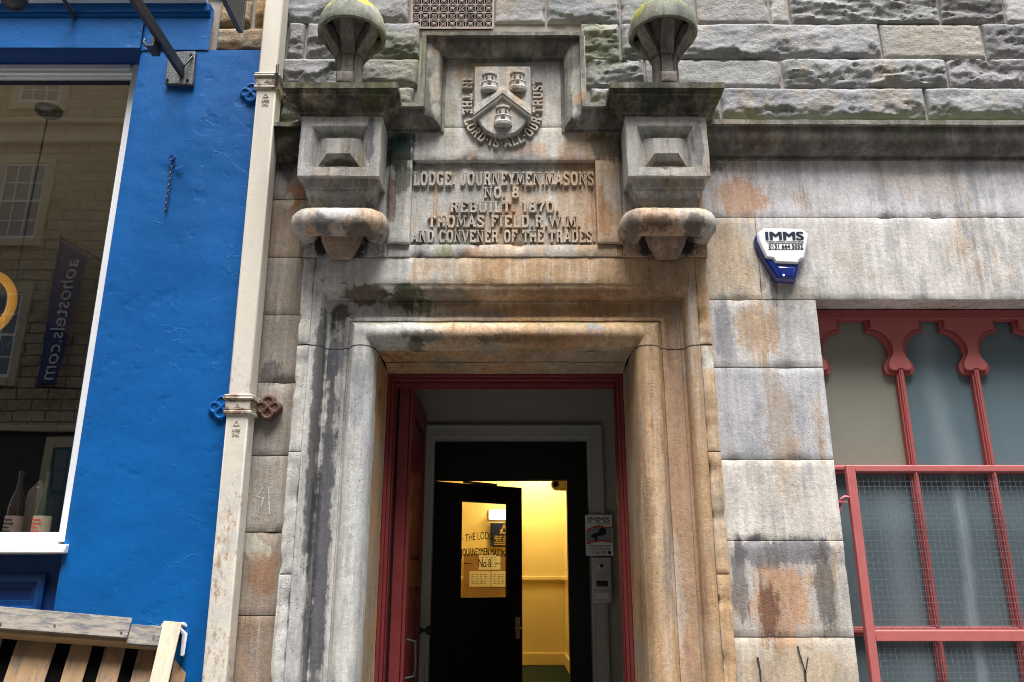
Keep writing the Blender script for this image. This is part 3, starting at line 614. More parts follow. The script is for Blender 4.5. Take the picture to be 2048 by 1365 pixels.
for s_, x0, x1, y0, y1 in lines:
    X0, zt = P(x0, y0, -.07); zb = PZ(y1, -.07); X1 = PX(x1, (y0 + y1) / 2, -.07); X0 = PX(x0, (y0 + y1) / 2, -.07)
    X0 = max(X0, PL + .006); X1 = min(X1, PR_ - .004)
    carve(t, s_, lambda q, w, X0=X0, zb=zb: (X0 + q, zb + w), X1 - X0, zt - zb, -.069, rise=.018)
t.jitter(.0012, 40)
t.build('carved_lettering', M['letters'], panel, angle=25)
# crest
SX = -.053
sh = MB()
def shield_pts(cx, zt, w, hgt, n=14):
    zb = zt - hgt; zs_ = zt - hgt * .52
    L = [(cx - w, zt), (cx - w, zs_)] + [(cx - w * math.cos(R(90 * i / n)) ** .85 if i < n else cx, zs_ - (zs_ - zb) * (math.sin(R(90 * i / n)))) for i in range(1, n + 1)]
    return L + [(2 * cx - x, z) for x, z in L[-2::-1]]
sz, sb = PZ(133, -.14), PZ(272, -.14)
sh.prism(shield_pts(SX, sz, .157, sz - sb), -.142, -.09)
crest = sh.build('shield', M['front'], lodge, bevel=.008)
c_ = MB()
cz = PZ(180, -.15)
for sg in (-1, 1):
    p1 = (SX, cz + .005); p2 = (SX + sg * .158, PZ(222, -.15))
    dx, dz = p2[0] - p1[0], p2[1] - p1[1]; L = math.hypot(dx, dz); nx, nz_ = -dz / L * sg, dx / L * sg
    for (o0, o1, yy) in ((0, .060, -.160), (.014, .046, -.166)):
        c_.prism([(p1[0], p1[1] + .018 - o0 * 1.22), (p2[0], p2[1] + .018 - o0 * 1.22), (p2[0], p2[1] + .018 - o1 * 1.22), (p1[0], p1[1] + .018 - o1 * 1.22)], yy - .0004 * sg, -.12)
c_.build('chevron', M['front'], crest, bevel=.004)
def castle(cx, zb, s_):
    k = MB(); prf = [(0.0, 0), (.030, 0), (.044, .008), (.046, .022), (.040, .030), (.040, .052), (.042, .056), (.040, .060), (.031, .062), (.0305, .098), (.037, .102), (.037, .112), (.0, .113)]
    n = 20; vs = []; fs = []; m = len(prf)
    for i in range(n + 1):
        an = R(180 + 180 * i / n)
        for r, h in prf: vs.append((cx + r * s_ * math.cos(an), -.138 + r * s_ * math.sin(an) * .8, zb + h * s_))
    fs = [(i * m + j, (i + 1) * m + j, (i + 1) * m + j + 1, i * m + j + 1) for i in range(n) for j in range(m - 1)]
    k.add(vs, fs); k.jitter(.001, 30); o = k.build('castle', M['front'], crest)
    w = MB()
    for q in (-.014, .014): w.box(cx + (q - .004) * s_, cx + (q + .004) * s_, -.138 - .0285 * s_, -.12, zb + .072 * s_, zb + .090 * s_)
    w.prism([(cx - .009 * s_, zb + .034 * s_), (cx + .009 * s_, zb + .034 * s_)] + [(cx + .009 * s_ * math.cos(R(q)), zb + .046 * s_ + .009 * s_ * math.sin(R(q))) for q in range(0, 181, 30)], -.138 - .0335 * s_, -.12)
    w.build('window_slits', M['darkjoint'], crest, smooth=False)
castle(PX(979, 190, -.15), PZ(186, -.15), 1.13); castle(PX(1035, 190, -.15), PZ(184, -.15), 1.13); castle(PX(1006, 250, -.15), PZ(254, -.15), 1.13)
# motto running round the shield
mt = MB()
W0 = .225; zt_ = PZ(158, -.105); zc_ = PZ(222, -.105); Ls = zt_ - zc_; rad = .208; dz_ = (zc_ - PZ(297, -.105)) / W0
La = math.pi * W0
def motto(txt, s0, s1):
    Lw = s1 - s0
    def mp(q, w):
        s_ = s0 + q; w = w - .0
        if s_ < Ls: return (SX - W0 + w, zt_ - s_)
        if s_ > Ls + La: return (SX + W0 - w, zc_ + (s_ - Ls - La))
        an = math.pi + (s_ - Ls) / W0; r_ = W0 - w
        return (SX + r_ * math.cos(an), zc_ + r_ * math.sin(an) * dz_)
    carve(mt, txt, mp, Lw, .056, -.100, rise=.018, th=.215, track=.10)
motto('IN THE LORD·IS·ALL·OUR·TRUST', 0, 2 * Ls + La)
mt.jitter(.001, 40); mt.build('motto_lettering', M['letters'], panel, angle=25)
# hood moulding that steps up round the crest
hz = PZ(66, -.19); hs_ = PZ(207, -.19); hx0 = PX(843, 120, -.19); hx1 = PX(1169, 120, -.19)
hp = [(0, -.03), (0, -.20), (.024, -.20), (.027, -.180)] + [(.030 + .085 * math.sin(R(t_)), -.112 - .066 * math.cos(R(t_))) for t_ in range(0, 91, 15)] + [(.128, -.112), (.130, -.09)]
b = MB(); b.sweep([(-.72, hs_), (hx0, hs_), (hx0, hz), (hx1, hz), (hx1, hs_), (.64, hs_)], hp, XZ, seg=.03); b.jitter(.0024, 9)
b.build('hood_moulding', M['hood'], lodge)
b = MB(); b.box(hx0, hx1, -.10, .02, 4.55, hz); b.build('hood_backing', M['hood'], lodge, smooth=False)

# ---- corbels with caps, rolls and half globe finials
cb = empty('corbel', (-.905, -.09, 3.22), None, None, lodge)
B0, B1, BY = -1.118, -.690, -.28; ZB0, ZB1 = 3.605, 3.955
c = MB()
OX = .062; OZ0, OZ1 = ZB0 + .052, ZB1 - .055
O = (B0 + OX - .004, B1 - OX - .012, OZ0, OZ1)
cx0, cx1, c0, c1 = O
# front face as a frame round the sunk panel
def frame_front(mb, outer, inner, y, n=14):
    (a0, a1, b0, b1), (p0, p1, q0, q1) = outer, inner
    grid(mb, (a0, y, b0), (a1, y, b0), (p1, y, q0), (p0, y, q0), n, 3); grid(mb, (a0, y, b1), (a1, y, b1), (p1, y, q1), (p0, y, q1), n, 3)
    grid(mb, (a0, y, b0), (a0, y, b1), (p0, y, q1), (p0, y, q0), n, 3); grid(mb, (a1, y, b0), (a1, y, b1), (p1, y, q1), (p1, y, q0), n, 3)
frame_front(c, (B0, B1, ZB0, ZB1), O, BY)
I = (cx0 + .030, cx1 - .028, c0 + .012, c1 - .034); yi = BY + .042
c.frustum(O, BY, I, yi) if False else None
for A_, B_, C_, D_ in (((cx0, BY, c0), (cx1, BY, c0), (I[1], yi, I[2]), (I[0], yi, I[2])), ((cx0, BY, c1), (cx1, BY, c1), (I[1], yi, I[3]), (I[0], yi, I[3])), ((cx0, BY, c0), (cx0, BY, c1), (I[0], yi, I[3]), (I[0], yi, I[2])), ((cx1, BY, c0), (cx1, BY, c1), (I[1], yi, I[3]), (I[1], yi, I[2]))): grid(c, A_, B_, C_, D_, 10, 2)
ix = (I[1] - I[0]); iz = I[3] - I[2]
Tp = (I[0] + ix * .24, I[1] - ix * .24, I[2] + iz * .36, I[3] - iz * .18)
c.frustum((I[0] + .004, I[1] - .004, I[2] + .004, I[3] - .02), yi + .001, Tp, BY + .004)
grid(c, (I[0], yi, I[2]), (I[1], yi, I[2]), (I[1], yi, I[3]), (I[0], yi, I[3]), 8, 8)
for xx in (B0, B1): grid(c, (xx, BY, ZB0), (xx, -.09, ZB0), (xx, -.09, ZB1), (xx, BY, ZB1), 6, 10)
# stepped underside and cove
up = [(0, ZB0), (-.026, ZB0 - .002), (-.028, ZB0 - .012), (-.034, ZB0 - .052), (-.040, ZB0 - .056)] + [(-.040 - .085 * (1 - math.cos(R(q))), ZB0 - .058 - .10 * math.sin(R(q))) for q in range(10, 91, 16)] + [(-.13, ZB0 - .17)]
path = [(B0, -.085), (B0, BY), (B1, BY), (B1, -.085)]
c.sweep(path, [(-u if False else u, z) for u, z in up], lambda x, y, h: (x, y, h), seg=.03, cap=False)
for i, p in enumerate(c.v): c.v[i] = p + mn.noise_vector(p * 9) * .0028 + mn.noise_vector(p * 28) * .0016
c.build('pier_block', M['corbel'], cb, angle=30)
# moulded cap
OV = .088
cp = [(-.05, ZB1), (0.0, ZB1), (.004, ZB1 + .012), (.012, ZB1 + .014)] + [(.014 + .030 * (1 - math.cos(R(q))), ZB1 + .016 + .045 * math.sin(R(q))) for q in range(0, 91, 22)] + [(.044 + .030 * math.sin(R(q)), ZB1 + .105 - .044 * math.cos(R(q))) for q in range(15, 91, 25)] + [(OV - .008, ZB1 + .108), (OV - .007, ZB1 + .116), (OV, ZB1 + .117), (OV, ZB1 + .150), (OV - .02, ZB1 + .156), (-.18, ZB1 + .168)]
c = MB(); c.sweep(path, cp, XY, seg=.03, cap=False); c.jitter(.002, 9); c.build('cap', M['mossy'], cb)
# fat roll wrapped round three sides
rr = [(.002 + .070 * math.cos(R(q)), 3.376 + .076 * math.sin(R(q))) for q in range(0, 360, 24)]
q0, q1, qy = B0 + .030, B1 - .030, -.205
pth2 = [(q0, -.03), (q0, qy + .05)] + [(q0 + .05 - .05 * math.cos(R(k)), qy + .05 - .05 * math.sin(R(k))) for k in (30, 60)] + [(q0 + .05, qy), (q1 - .05, qy)] + [(q1 - .05 + .05 * math.sin(R(k)), qy + .05 - .05 * math.cos(R(k))) for k in (30, 60)] + [(q1, qy + .05), (q1, -.03)]
c = MB(); c.sweep(pth2, rr, XY, seg=.03, ring=True); c.jitter(.004, 8); c.build('roll', M['roll'], cb, angle=60)
c = MB(); cxm = (B0 + B1) / 2
c.add([(cxm - .115, -.08, 3.35), (cxm + .115, -.08, 3.35), (cxm + .105, -.185, 3.35), (cxm - .105, -.185, 3.35), (cxm - .095, -.08, 3.285), (cxm + .095, -.08, 3.285), (cxm + .088, -.165, 3.285), (cxm - .088, -.165, 3.285), (cxm - .060, -.08, 3.212), (cxm + .060, -.08, 3.212), (cxm + .055, -.115, 3.212), (cxm - .055, -.115, 3.212)],
      [(0, 1, 2, 3), (8, 9, 10, 11)] + [(i + k, (i + 1) % 4 + k, (i + 1) % 4 + k + 4, i + k + 4) for k in (0, 4) for i in range(4)]); c.build('wedge_bracket', stone('brown_wedge_stone', (.30, .22, .17), (.34, .2, .12), .5, .7, .6, .5, .5, .2, .2), cb, bevel=.012)
# finial
fin = MB(); fc = ((B0 + B1) / 2 + .018, -.255, 4.48); RR = .188
dome = [(RR - .030, -.004), (RR - .018, -.010), (RR - .002, -.008), (RR, .006)] + [(RR * math.cos(R(q)), .012 + .205 * math.sin(R(q))) for q in range(4, 90, 7)] + [(.001, .217)]
fin.lathe(dome, fc, 40, cap=False)
fin.jitter(.0035, 14)
dm = fin
M['dome'] = stone('lichen_dome_stone', (.27, .275, .235), (.30, .31, .17), .5, .7, .6, .1, .35, 1.0, .2, algae=.5, pits=.1, blobs=[
    (-.93, 4.625, .055, .035, (.50, .40, .03), .85), (-.85, 4.64, .035, .03, (.52, .41, .03), .85), (-.80, 4.60, .045, .025, (.55, .44, .02), .9), (-1.0, 4.59, .03, .03, (.5, .42, .03), .9), (-.89, 4.62, .05, .02, (.5, .52, .5), .8),
    (.80, 4.63, .20, .06, (.15, .17, .03), .85), (.68, 4.58, .06, .07, (.28, .27, .02), .9), (.86, 4.65, .09, .03, (.34, .32, .03), .85)])
fo = dm.build('finial', M['dome'], cb, angle=60)
st = MB()
bowl = [(RR - .022, -.006), (RR - .028, .030), (.135, .030), (.112, .0), (.092, -.045), (.074, -.092), (.060, -.130), (.050, -.15), (.050, -.40)]
st.lathe(bowl, fc, 32, cap=False)
rb = [(.168, .0), (.160, -.018), (.146, -.05), (.122, -.085), (.094, -.118), (.080, -.150), (.080, -.158), (.066, -.160), (.064, -.20), (.066, -.30), (.078, -.375), (.10, -.395)]
for k in range(6):
    an = R(-90 + 60 * k); ca, sa = math.cos(an), math.sin(an); hw = .034
    vs = []
    for i, (r_, h) in enumerate(rb):
        w_ = hw * (1 if i < 7 else .88)
        for sgn in (-1, 1): vs.append((fc[0] + ca * r_ - sa * w_ * sgn, fc[1] + sa * r_ + ca * w_ * sgn, fc[2] + h))
        for sgn in (1, -1): vs.append((fc[0] + ca * (r_ - .05) - sa * w_ * sgn, fc[1] + sa * (r_ - .05) + ca * w_ * sgn, fc[2] + h))
    fs = []
    for i in range(len(rb) - 1):
        for j in range(4): fs.append((i * 4 + j, i * 4 + (j + 1) % 4, (i + 1) * 4 + (j + 1) % 4, (i + 1) * 4 + j))
    st.add(vs, fs)
st.block(fc[0] - .045, fc[0] + .040, 4.115, 4.185, fc[1] - .105, .06, .012, .012, .004, .03); st.jitter(.003, 16)
M['stem'] = stone('pink_finial_stem', (.24, .21, .19), (.27, .18, .14), .5, .7, .5, .3, .55, .6, .3, algae=.45, pits=.1)
st.build('stem', M['stem'], fo, angle=28)
cb2 = copy_tree(cb, lodge); cb2.location.x += 1.722

# ---- red door frame
df = MB(); FX = HX - .351
for sg in (-1, 1):
    for (u0, u1, y0, y1) in ((0, .018, .296, .42), (.018, .036, .312, .42), (.036, .042, .345, .42)):
        q0_, q1_ = sorted((XC + sg * (FX - u0), XC + sg * (FX - u1))); df.box(q0_, q1_, y0, y1, .30, 2.688 - u0)
for (u0, u1, y0, y1) in ((0, .018, .294, .42), (.018, .036, .310, .42), (.036, .060, .343, .42)):
    df.box(XC - FX + u0, XC + FX - u0, y0, y1, 2.69 - u1, 2.69 - u0)
df.build('door_frame', M['red'], lodge, bevel=.003)

# ---- vestibule behind it
vb = empty('vestibule', (0, 1.0, .56), None, None, lodge)
YV = 1.25
ox0, oz1 = P(857, 877, YV); ox1 = PX(1175, 877, YV)
v = MB(); vx0, vx1, vz = -.80, PX(1238, 880, YV), 3.0
v.box(vx0, ox0, YV, YV + .08, .3, vz); v.box(ox1, vx1 + .2, YV, YV + .08, .3, vz); v.box(ox0, ox1, YV, YV + .08, oz1, vz)
v.box(vx0 - .08, vx0, .42, YV + .08, .3, vz); v.box(vx1, vx1 + .08, .42, YV, .3, vz); v.box(vx0, vx1 + .1, .40, YV, vz, vz + .08)
v.box(XC - FX, XC + FX, .405, .44, 2.69, vz); v.box(XC + FX - .04, vx1 + .1, .405, .44, .3, vz)
v.build('wall', M['plaster'], vb, smooth=False)
v = MB(); v.box(vx0 - .08, XC - FX + .05, .405, .44, .3, vz); v.build('dark_gap_strip', M['black_wood'], vb, smooth=False)  # black strip stands in for the shade of the hinge gap
v = MB(); ax0, ax1, az = PX(838, 900, YV - .03), PX(1205, 900, YV - .03), PZ(850, YV - .03)
ap = [(0, YV), (0, YV - .035), (.012, YV - .038), (.022, YV - .026), (.075, YV - .024), (.083, YV - .012), (.098, YV - .010), (.1, YV + .05)]
wd = ox1 - ax1
v.sweep([(ax0, .5), (ax0, az), (ax1, az), (ax1, .5)], ap, XZ, seg=.4); v.build('architrave', M['offwhite'], vb)
v = MB(); v.box(vx0, vx1, .42, 2.2, .50, .56); v.build('floor', M['carpet'], vb, smooth=False)
v = MB(); v.box(vx0 + .15, ox0, YV + .081, YV + .3, .3, vz); v.build('blocking', M['black_wood'], vb, smooth=False)

# red outer door, folded back against the left wall
rd = empty('red_door', (XC - FX + .075, .43, .56), None, None, lodge)
hx, hy = PX(819, 800, .425), .425
dvx, dvy = PX(846, 850, 1.15) - hx, .74
an = math.atan2(dvy, dvx)
MD = Matrix.Translation((hx, hy, 0)) @ Matrix.Rotation(an, 4, 'Z')   # local x along the leaf, -y its visible face
L_ = math.hypot(dvx, dvy); dzt = 2.64
d = MB(MD); d.box(0, L_, 0, .058, .58, dzt)
d.build('leaf', M['red'], rd, bevel=.003)
d = MB(MD)
for (x0, x1, z0, z1) in ((.0, .11, .58, dzt - .0), (L_ - .11, L_, .58, dzt), (.11, L_ - .11, dzt - .14, dzt), (.11, L_ - .11, 1.55, 1.70), (.11, L_ - .11, .58, .84)): d.box(x0 + .001, x1 - .001, -.022, -.001, z0 + .001, z1 - .001)
for (x0, x1, z0, z1) in ((.16, L_ - .16, 1.75, dzt - .19), (.16, L_ - .16, .89, 1.50)): d.frustum((x0 - .04, x1 + .04, z0 - .04, z1 + .04), -.002, (x0, x1, z0, z1), -.018)
d.build('moulding', M['red'], rd, bevel=.006)
d = MB(MD); d.lathe([(.0, 0), (.022, 0), (.022, -.01), (.012, -.018), (.012, -.04), (.028, -.05), (.03, -.065), (.02, -.075), (0, -.076)], (L_ - .06, -.022, 1.30), 14, axis='y', cap=False)
d.build('knob', M['iron'], rd); d = MB(MD); d.tube([(.06, -.024, 1.10), (.06, -.07, 1.11), (.06, -.075, 1.16), (.06, -.07, 1.28), (.06, -.024, 1.29)], .008, 8)
d.build('handle', M['iron'], rd)

# black inner frame, half open glazed door
ib = MB(); YI = 1.36
jx0 = PX(872, 962, YI); jx1, jz = P(1133, 961, YI)
ib.box(ox0 - .1, jx0, YI - .03, YI + .06, .5, oz1 + .2); ib.box(jx1, ox1 + .1, YI - .03, YI + .06, .5, oz1 + .2); ib.box(jx0, jx1, YI - .03, YI + .06, jz, oz1 + .2)
ib.box(ox0 - .02, ox0, YV + .06, YI - .03, .5, oz1 + .1); ib.box(ox1, ox1 + .02, YV + .06, YI - .03, .5, oz1 + .1); ib.box(ox0, ox1, YV + .06, YI - .03, oz1, oz1 + .02)
ib.build('inner_frame', M['black_wood'], vb, smooth=False)
idr = empty('inner_door', (jx0, YI, .58), None, None, lodge)
fy = 1.757; fx_ = PX(1044, 982, fy)
an2 = math.atan2(fy - YI, fx_ - jx0); LD = math.hypot(fy - YI, fx_ - jx0)
MI = Matrix.Translation((jx0, YI, 0)) @ Matrix.Rotation(an2, 4, 'Z'); MIi = MI.inverted()
def along(px, py):   # distance along the door where a sight line meets it
    best = min((abs(PX(px, py, YI + t_ * math.sin(an2)) - (jx0 + t_ * math.cos(an2))), t_) for t_ in [i * LD / 600 for i in range(601)]); return best[1]
g0, g1 = along(925, 1010), along(1018, 1010)
gz1 = PZ(1003, YI + g0 * math.sin(an2)); gz0 = PZ(1195, YI + (g0 + g1) / 2 * math.sin(an2))
DT = jz - .006
d = MB(MI); d.box(.004, g0, 0, .045, .58, DT); d.box(g1, LD, 0, .045, .58, DT); d.box(g0, g1, 0, .045, gz1, DT); d.box(g0, g1, 0, .045, .58, gz0)
d.build('leaf', M['black_wood'], idr, bevel=.003)
d = MB(MI); d.quad((g0 - .01, .02, gz0 - .01), (g1 + .01, .02, gz0 - .01), (g1 + .01, .02, gz1 + .01), (g0 - .01, .02, gz1 + .01)); pane = d.build('glass_pane', M['clear'], idr, smooth=False)
d = MB()
gw = g1 - g0; gh = gz1 - gz0
def dm_(x, y, z): return MI @ Vector((x, y, z))
def gtext(s_, x0, x1, fz, h, arcv=0):
    X0, X1 = g0 + gw * x0, g0 + gw * x1
    text_mb(d, s_, X0, X1, 0, h, .017, .0008, mp=lambda x, y, z: dm_(x, y, gz1 - gh * fz + z - arcv * ((x - (X0 + X1) / 2) / (X1 - X0) * 2) ** 2))
gtext('· THE LODGE OF ·', .03, .99, .395, .050, .030); gtext('JOURNEYMEN MASONS', .01, .99, .565, .050, .012); gtext('No 8', .38, .64, .690, .055)
gtext('JOURNEYMEN MASONS', .014, .994, .565, .050, .012)
for q in ((.07, .26), (.74, .90)): d.add([dm_(g0 + gw * q[0], .0165, gz1 - gh * .645), dm_(g0 + gw * q[1], .0165, gz1 - gh * .652), dm_(g0 + gw * q[1], .0165, gz1 - gh * .655), dm_(g0 + gw * q[0], .0165, gz1 - gh * .655)], [(0, 1, 2, 3)])
d.build('lettering', M['ink'], pane, smooth=False)
hzd = PZ(1256, YI + LD * math.sin(an2))
d = MB(MI); d.box(LD - .06, LD - .025, -.008, .0, hzd - .07, hzd + .07); d.tube([(LD - .042, -.005, hzd), (LD - .042, -.05, hzd), (LD - .10, -.055, hzd)], .009, 8); d.build('handle', M['steel'], idr); d = MB(MI); d.tube([(LD - .042, .05, hzd), (LD - .042, .09, hzd), (LD - .10, .095, hzd)], .009, 8); d.box(LD, LD + .004, .012, .034, hzd - .09, hzd + .05)
d.build('handle', M['steel'], idr)
d = MB(); czz = jz - .004
d.tube([(jx0 + .18, YI + .06, czz - .0), (jx0 + .40, YI + .22, czz - .002), (*(MI @ Vector((LD * .45, .03, 0))).xy, czz - .004)], .008, 6); d.build('closer_arm', M['iron'], idr)

# ---- lit hall beyond
hl = empty('hall', (0, 4, .6), None, None, lodge)
YH = 6.4; hx0, hx1, hzc = -1.2, PX(1128, 1100, YH), 3.3; FZ = PZ(1331, YH)
h = MB(); h.box(hx0 - .1, hx1 + .1, YH, YH + .1, 0, hzc); h.box(hx0 - .1, hx0, YI + .07, YH, 0, hzc); h.box(hx1, hx1 + .1, YI + .07, YH, 0, hzc); h.box(hx0, hx1, YI + .07, YH, hzc, hzc + .1)
h.box(hx0, ox0 - .1, YI + .061, YI + .12, 0, hzc); h.box(ox1 + .1, hx1, YI + .061, YI + .12, 0, hzc); h.box(ox0 - .1, ox1 + .1, YI + .061, YI + .12, oz1 + .2, hzc)
h.build('wall', M['yellow'], hl, smooth=False)
h = MB(); h.box(hx0, hx1, YI + .061, YH, FZ - .1, FZ); h.build('floor', M['carpet'], hl, smooth=False)
dz1 = PZ(1153, YH)
h = MB(); h.box(hx0, hx1, YH - .03, YH, dz1 - .05, dz1); h.box(hx0, hx1, YH - .015, YH, dz1 - .075, dz1 - .05); h.box(hx1 - .03, hx1, YI + .2, YH - .03, dz1 - .05, dz1); h.build('dado_rail', M['yellow_trim'], hl, bevel=.006)
h = MB(); h.box(hx0, hx1, YH - .025, YH, FZ, PZ(1306, YH)); h.box(hx1 - .025, hx1, YI + .2, YH - .025, FZ, PZ(1306, YH)); h.build('skirting_board', M['yellow_trim'], hl, bevel=.006)
# wall lamp and hidden ceiling lamp that light the hall
lx, lz = P(1003, 1030, YH - .05)
wl = empty('wall_lamp', (lx, YH, lz), 'small glowing bulkhead lamp on the yellow hall wall seen through the door glass', 'lamp')
g = G('lit_diffuser', .4); mlit = g.out(Base_Color=(1, .9, .6), Emission_Color=(1., .80, .42), Emission_Strength=4.)
h = MB(); h.box(lx - .17, lx + .17, YH - .03, YH, lz - .07, lz + .07); h.build('base', M['signwhite'], wl, bevel=.01)
h = MB(); h.box(lx - .15, lx + .15, YH - .09, YH - .03, lz - .055, lz + .055); h.build('diffuser', mlit, wl, bevel=.03, seg=4)
cl = empty('ceiling_lamp', (.3, 6.0, hzc), 'glowing round lamp under the yellow hall ceiling', 'lamp')
h = MB(); h.lathe([(0, 0), (.16, 0), (.17, -.02), (.15, -.05)], (.3, 6.0, hzc - .001), 24, cap=False); h.build('rim', M['signwhite'], cl)
h = MB(); h.lathe([(.148, -.05), (.13, -.08), (.07, -.1), (.001, -.105)], (.3, 6.0, hzc - .001), 24, cap=False); h.build('diffuser', mlit, cl)
ll = bpy.data.lights.new('ceiling_lamp_light', 'POINT'); ll.energy = 20; ll.color = (1., .83, .45); ll.shadow_soft_size = .12
lo = link(bpy.data.objects.new('ceiling_lamp_light', ll)); lo.location = Vector((.3, 6.0, hzc - .25)) - Vector(cl.location); lo.parent = cl

# ---- red tracery window right of the door
win = empty('window', (2.5, .17, .62), None, None, lodge)
YW = .17; wx0, wx1, wz0, wz1 = XJ + .006, 3.43, .63, 3.018
w = MB(); w.box(wx0, wx1, YW - .02, YW + .05, wz1 - .055, wz1); w.box(wx0, wx0 + .035, YW - .02, YW + .05, wz0, wz1 - .055); w.box(wx1 - .04, wx1, YW - .02, YW + .05, wz0, wz1 - .055); w.box(wx0, wx1, YW - .05, YW + .05, wz0 - .02, wz0 + .06)
w.build('frame', M['red_window'], win, bevel=.005)
zt1 = PZ(938, YW); zt2 = PZ(1262, YW)
mc = [PX(1802, 755, YW), PX(1953, 755, YW)]; sp = mc[1] - mc[0]; mc = [mc[0] - sp, mc[0], mc[1], mc[1] + sp, mc[1] + 2 * sp]
w = MB()
for z in (zt1, zt2): w.box(wx0 + .03, wx1 - .03, YW - .012, YW + .04, z - .024, z + .018); w.box(wx0 + .03, wx1 - .03, YW - .022, YW - .012, z - .010, z + .010)
w.build('transom', M['red_window'], win, bevel=.004)
zA = PZ(638, YW); zB = PZ(657, YW); zN = PZ(690, YW); zE = PZ(742, YW)
def vase(c, grow, half=0):
    L = [(.5 * sp - .066 + grow, zA + .03), (.5 * sp - .066 + grow, zB - grow)]
    L += [(.030 + grow + .112 * (1 - math.sin(R(q))), zB - .006 - grow - .125 * (1 - math.cos(R(q)))) for q in range(0, 91, 15)]
    zq = zB - .131 - grow; zl = zE + .022
    L += [(.030 + grow + .036 * (.5 - .5 * math.cos(math.pi * k / 6)), zq + (zl - zq) * k / 6) for k in range(1, 7)]
    L += [(.066 + grow - .020 * (1 - math.cos(R(q))), zl - (.026 + grow) * math.sin(R(q))) for q in (30, 60, 90)] + [(.018, zl - .026 - grow), (.010, zl - .016 - grow)]
    right = [(c + x, z) for x, z in L]; left = [(c - x, z) for x, z in L]
    if half: return right + [(c, L[-1][1]), (c, zA + .03)]
    return right + left[::-1]
for i, c_ in enumerate(mc):
    t = MB(); hf = i == 0
    if hf: c_ = wx0 + .022
    t.prism(vase(c_, .016, hf), YW + .004, YW + .03); o = t.build('tracery', M['red_window'], win, bevel=.003)
    t = MB(); t.prism(vase(c_, -.004, hf), YW - .014, YW + .0035); t.build('tracery_face', M['red_light'], o, bevel=.004)
t = MB(); t.box(wx0 + .036, wx1 - .041, YW + .006, YW + .028, zA - .012, wz1 - .05)
t.build('tracery_rail', M['red_window'], win, bevel=.003)
for c_ in mc[1:]:
    t = MB(); t.box(c_ - .020, c_ + .020, YW + .001, YW + .04, wz0, zE + .01); t.box(c_ - .012, c_ + .012, YW - .012, YW + .001, wz0, zE + .004); t.box(c_ - .005, c_ + .005, YW - .018, YW - .012, wz0, zE + .002)
    t.build('glazing_bar', M['red_window'], win, bevel=.002)
ed = [wx0 + .02] + mc[1:] + [wx1 - .02]
for i in range(5):
    for j, (z0, z1) in enumerate(((wz0, zt2), (zt2, zt1), (zt1, wz1 - .03))):
        if ed[i + 1] - ed[i] < .03: continue
        t = MB(); t.box(ed[i] + .001, ed[i + 1] - .001, YW + .031, YW + .037, z0 + .001, z1 - .001)
        t.build('pane', M['frost_olive'] if (i == 0 and j == 2) else (M['frost'] if j == 2 else M['frost_low']), win, smooth=False)
t = MB(); t.box(wx0, wx1, YW + .08, YW + .12, wz0, wz1); t.build('dark_backing', M['void'], win, smooth=False)

# mesh guard hung in front of the window
YG = .02
gx0, gz1_ = P(1690, 932, YG); gzm = PZ(1272, YG)
gd = empty('window_guard', (2.4, YG, .7), 'pink framed wire mesh guard standing in front of the red tracery window', 'window guard')
t = MB(); gx1, gzb = 3.38, .70
t.box(gx0, gx0 + .042, YG - .018, YG + .018, gzb, gz1_); t.box(gx1 - .04, gx1, YG - .018, YG + .018, gzb, gz1_); t.box(gx0 + .042, gx1 - .04, YG - .0175, YG + .018, gz1_ - .030, gz1_ - .001); t.box(gx0 + .042, gx1 - .04, YG - .0175, YG + .018, gzm - .024, gzm + .024); t.box(gx0 + .042, gx1 - .04, YG - .0175, YG + .018, gzb, gzb + .04)
t.build('frame', M['red_light'], gd, bevel=.003)
t = MB(); pit = .0262; rw = .0011
def wire(p, q): t.tube([p, q], rw, 4)
k = 0; x = gx0 + .042 + pit * .6
while x < gx1 - .04:
    zz_ = []; t.tube([(x + .0008 * mn.noise(Vector((x * 9, z * .02, 0))), YG + .004 + (.0014 if (k + z) % 2 else -.0014), gzb + .03 + z * pit) for z in range(int((gz1_ - gzb - .05) / pit) + 1)], rw, 4); x += pit; k += 1
k = 0; z = gzb + .03
while z < gz1_ - .03:
    t.tube([(gx0 + .035 + q * (gx1 - gx0 - .07) / 8, YG + .004, z + .0015 * mn.noise(Vector((q * .9, z * 5, 1)))) for q in range(9)], rw, 4); z += pit; k += 1
t.build('wire_mesh', M['wire'], gd, smooth=False)
lz_ = PZ(997, YG)
t = MB(); t.tube([(gx0 + .002, YG - .005, lz_ + .004), (gx0 - .022, YG - .005, lz_ + .006), (gx0 - .038, YG, lz_ - .004), (gx0 - .042, YG + .01, lz_ - .02)], .008, 8); t.box(gx0 - .066, gx0 - .014, YG - .012, YG + .025, lz_ - .022, lz_ - .014); t.tube([(gx0 - .046, YG + .004, lz_ - .022), (gx0 - .046, YG + .004, lz_ - .062)], .007, 8)
t.build('latch', M['red_light'], gd)

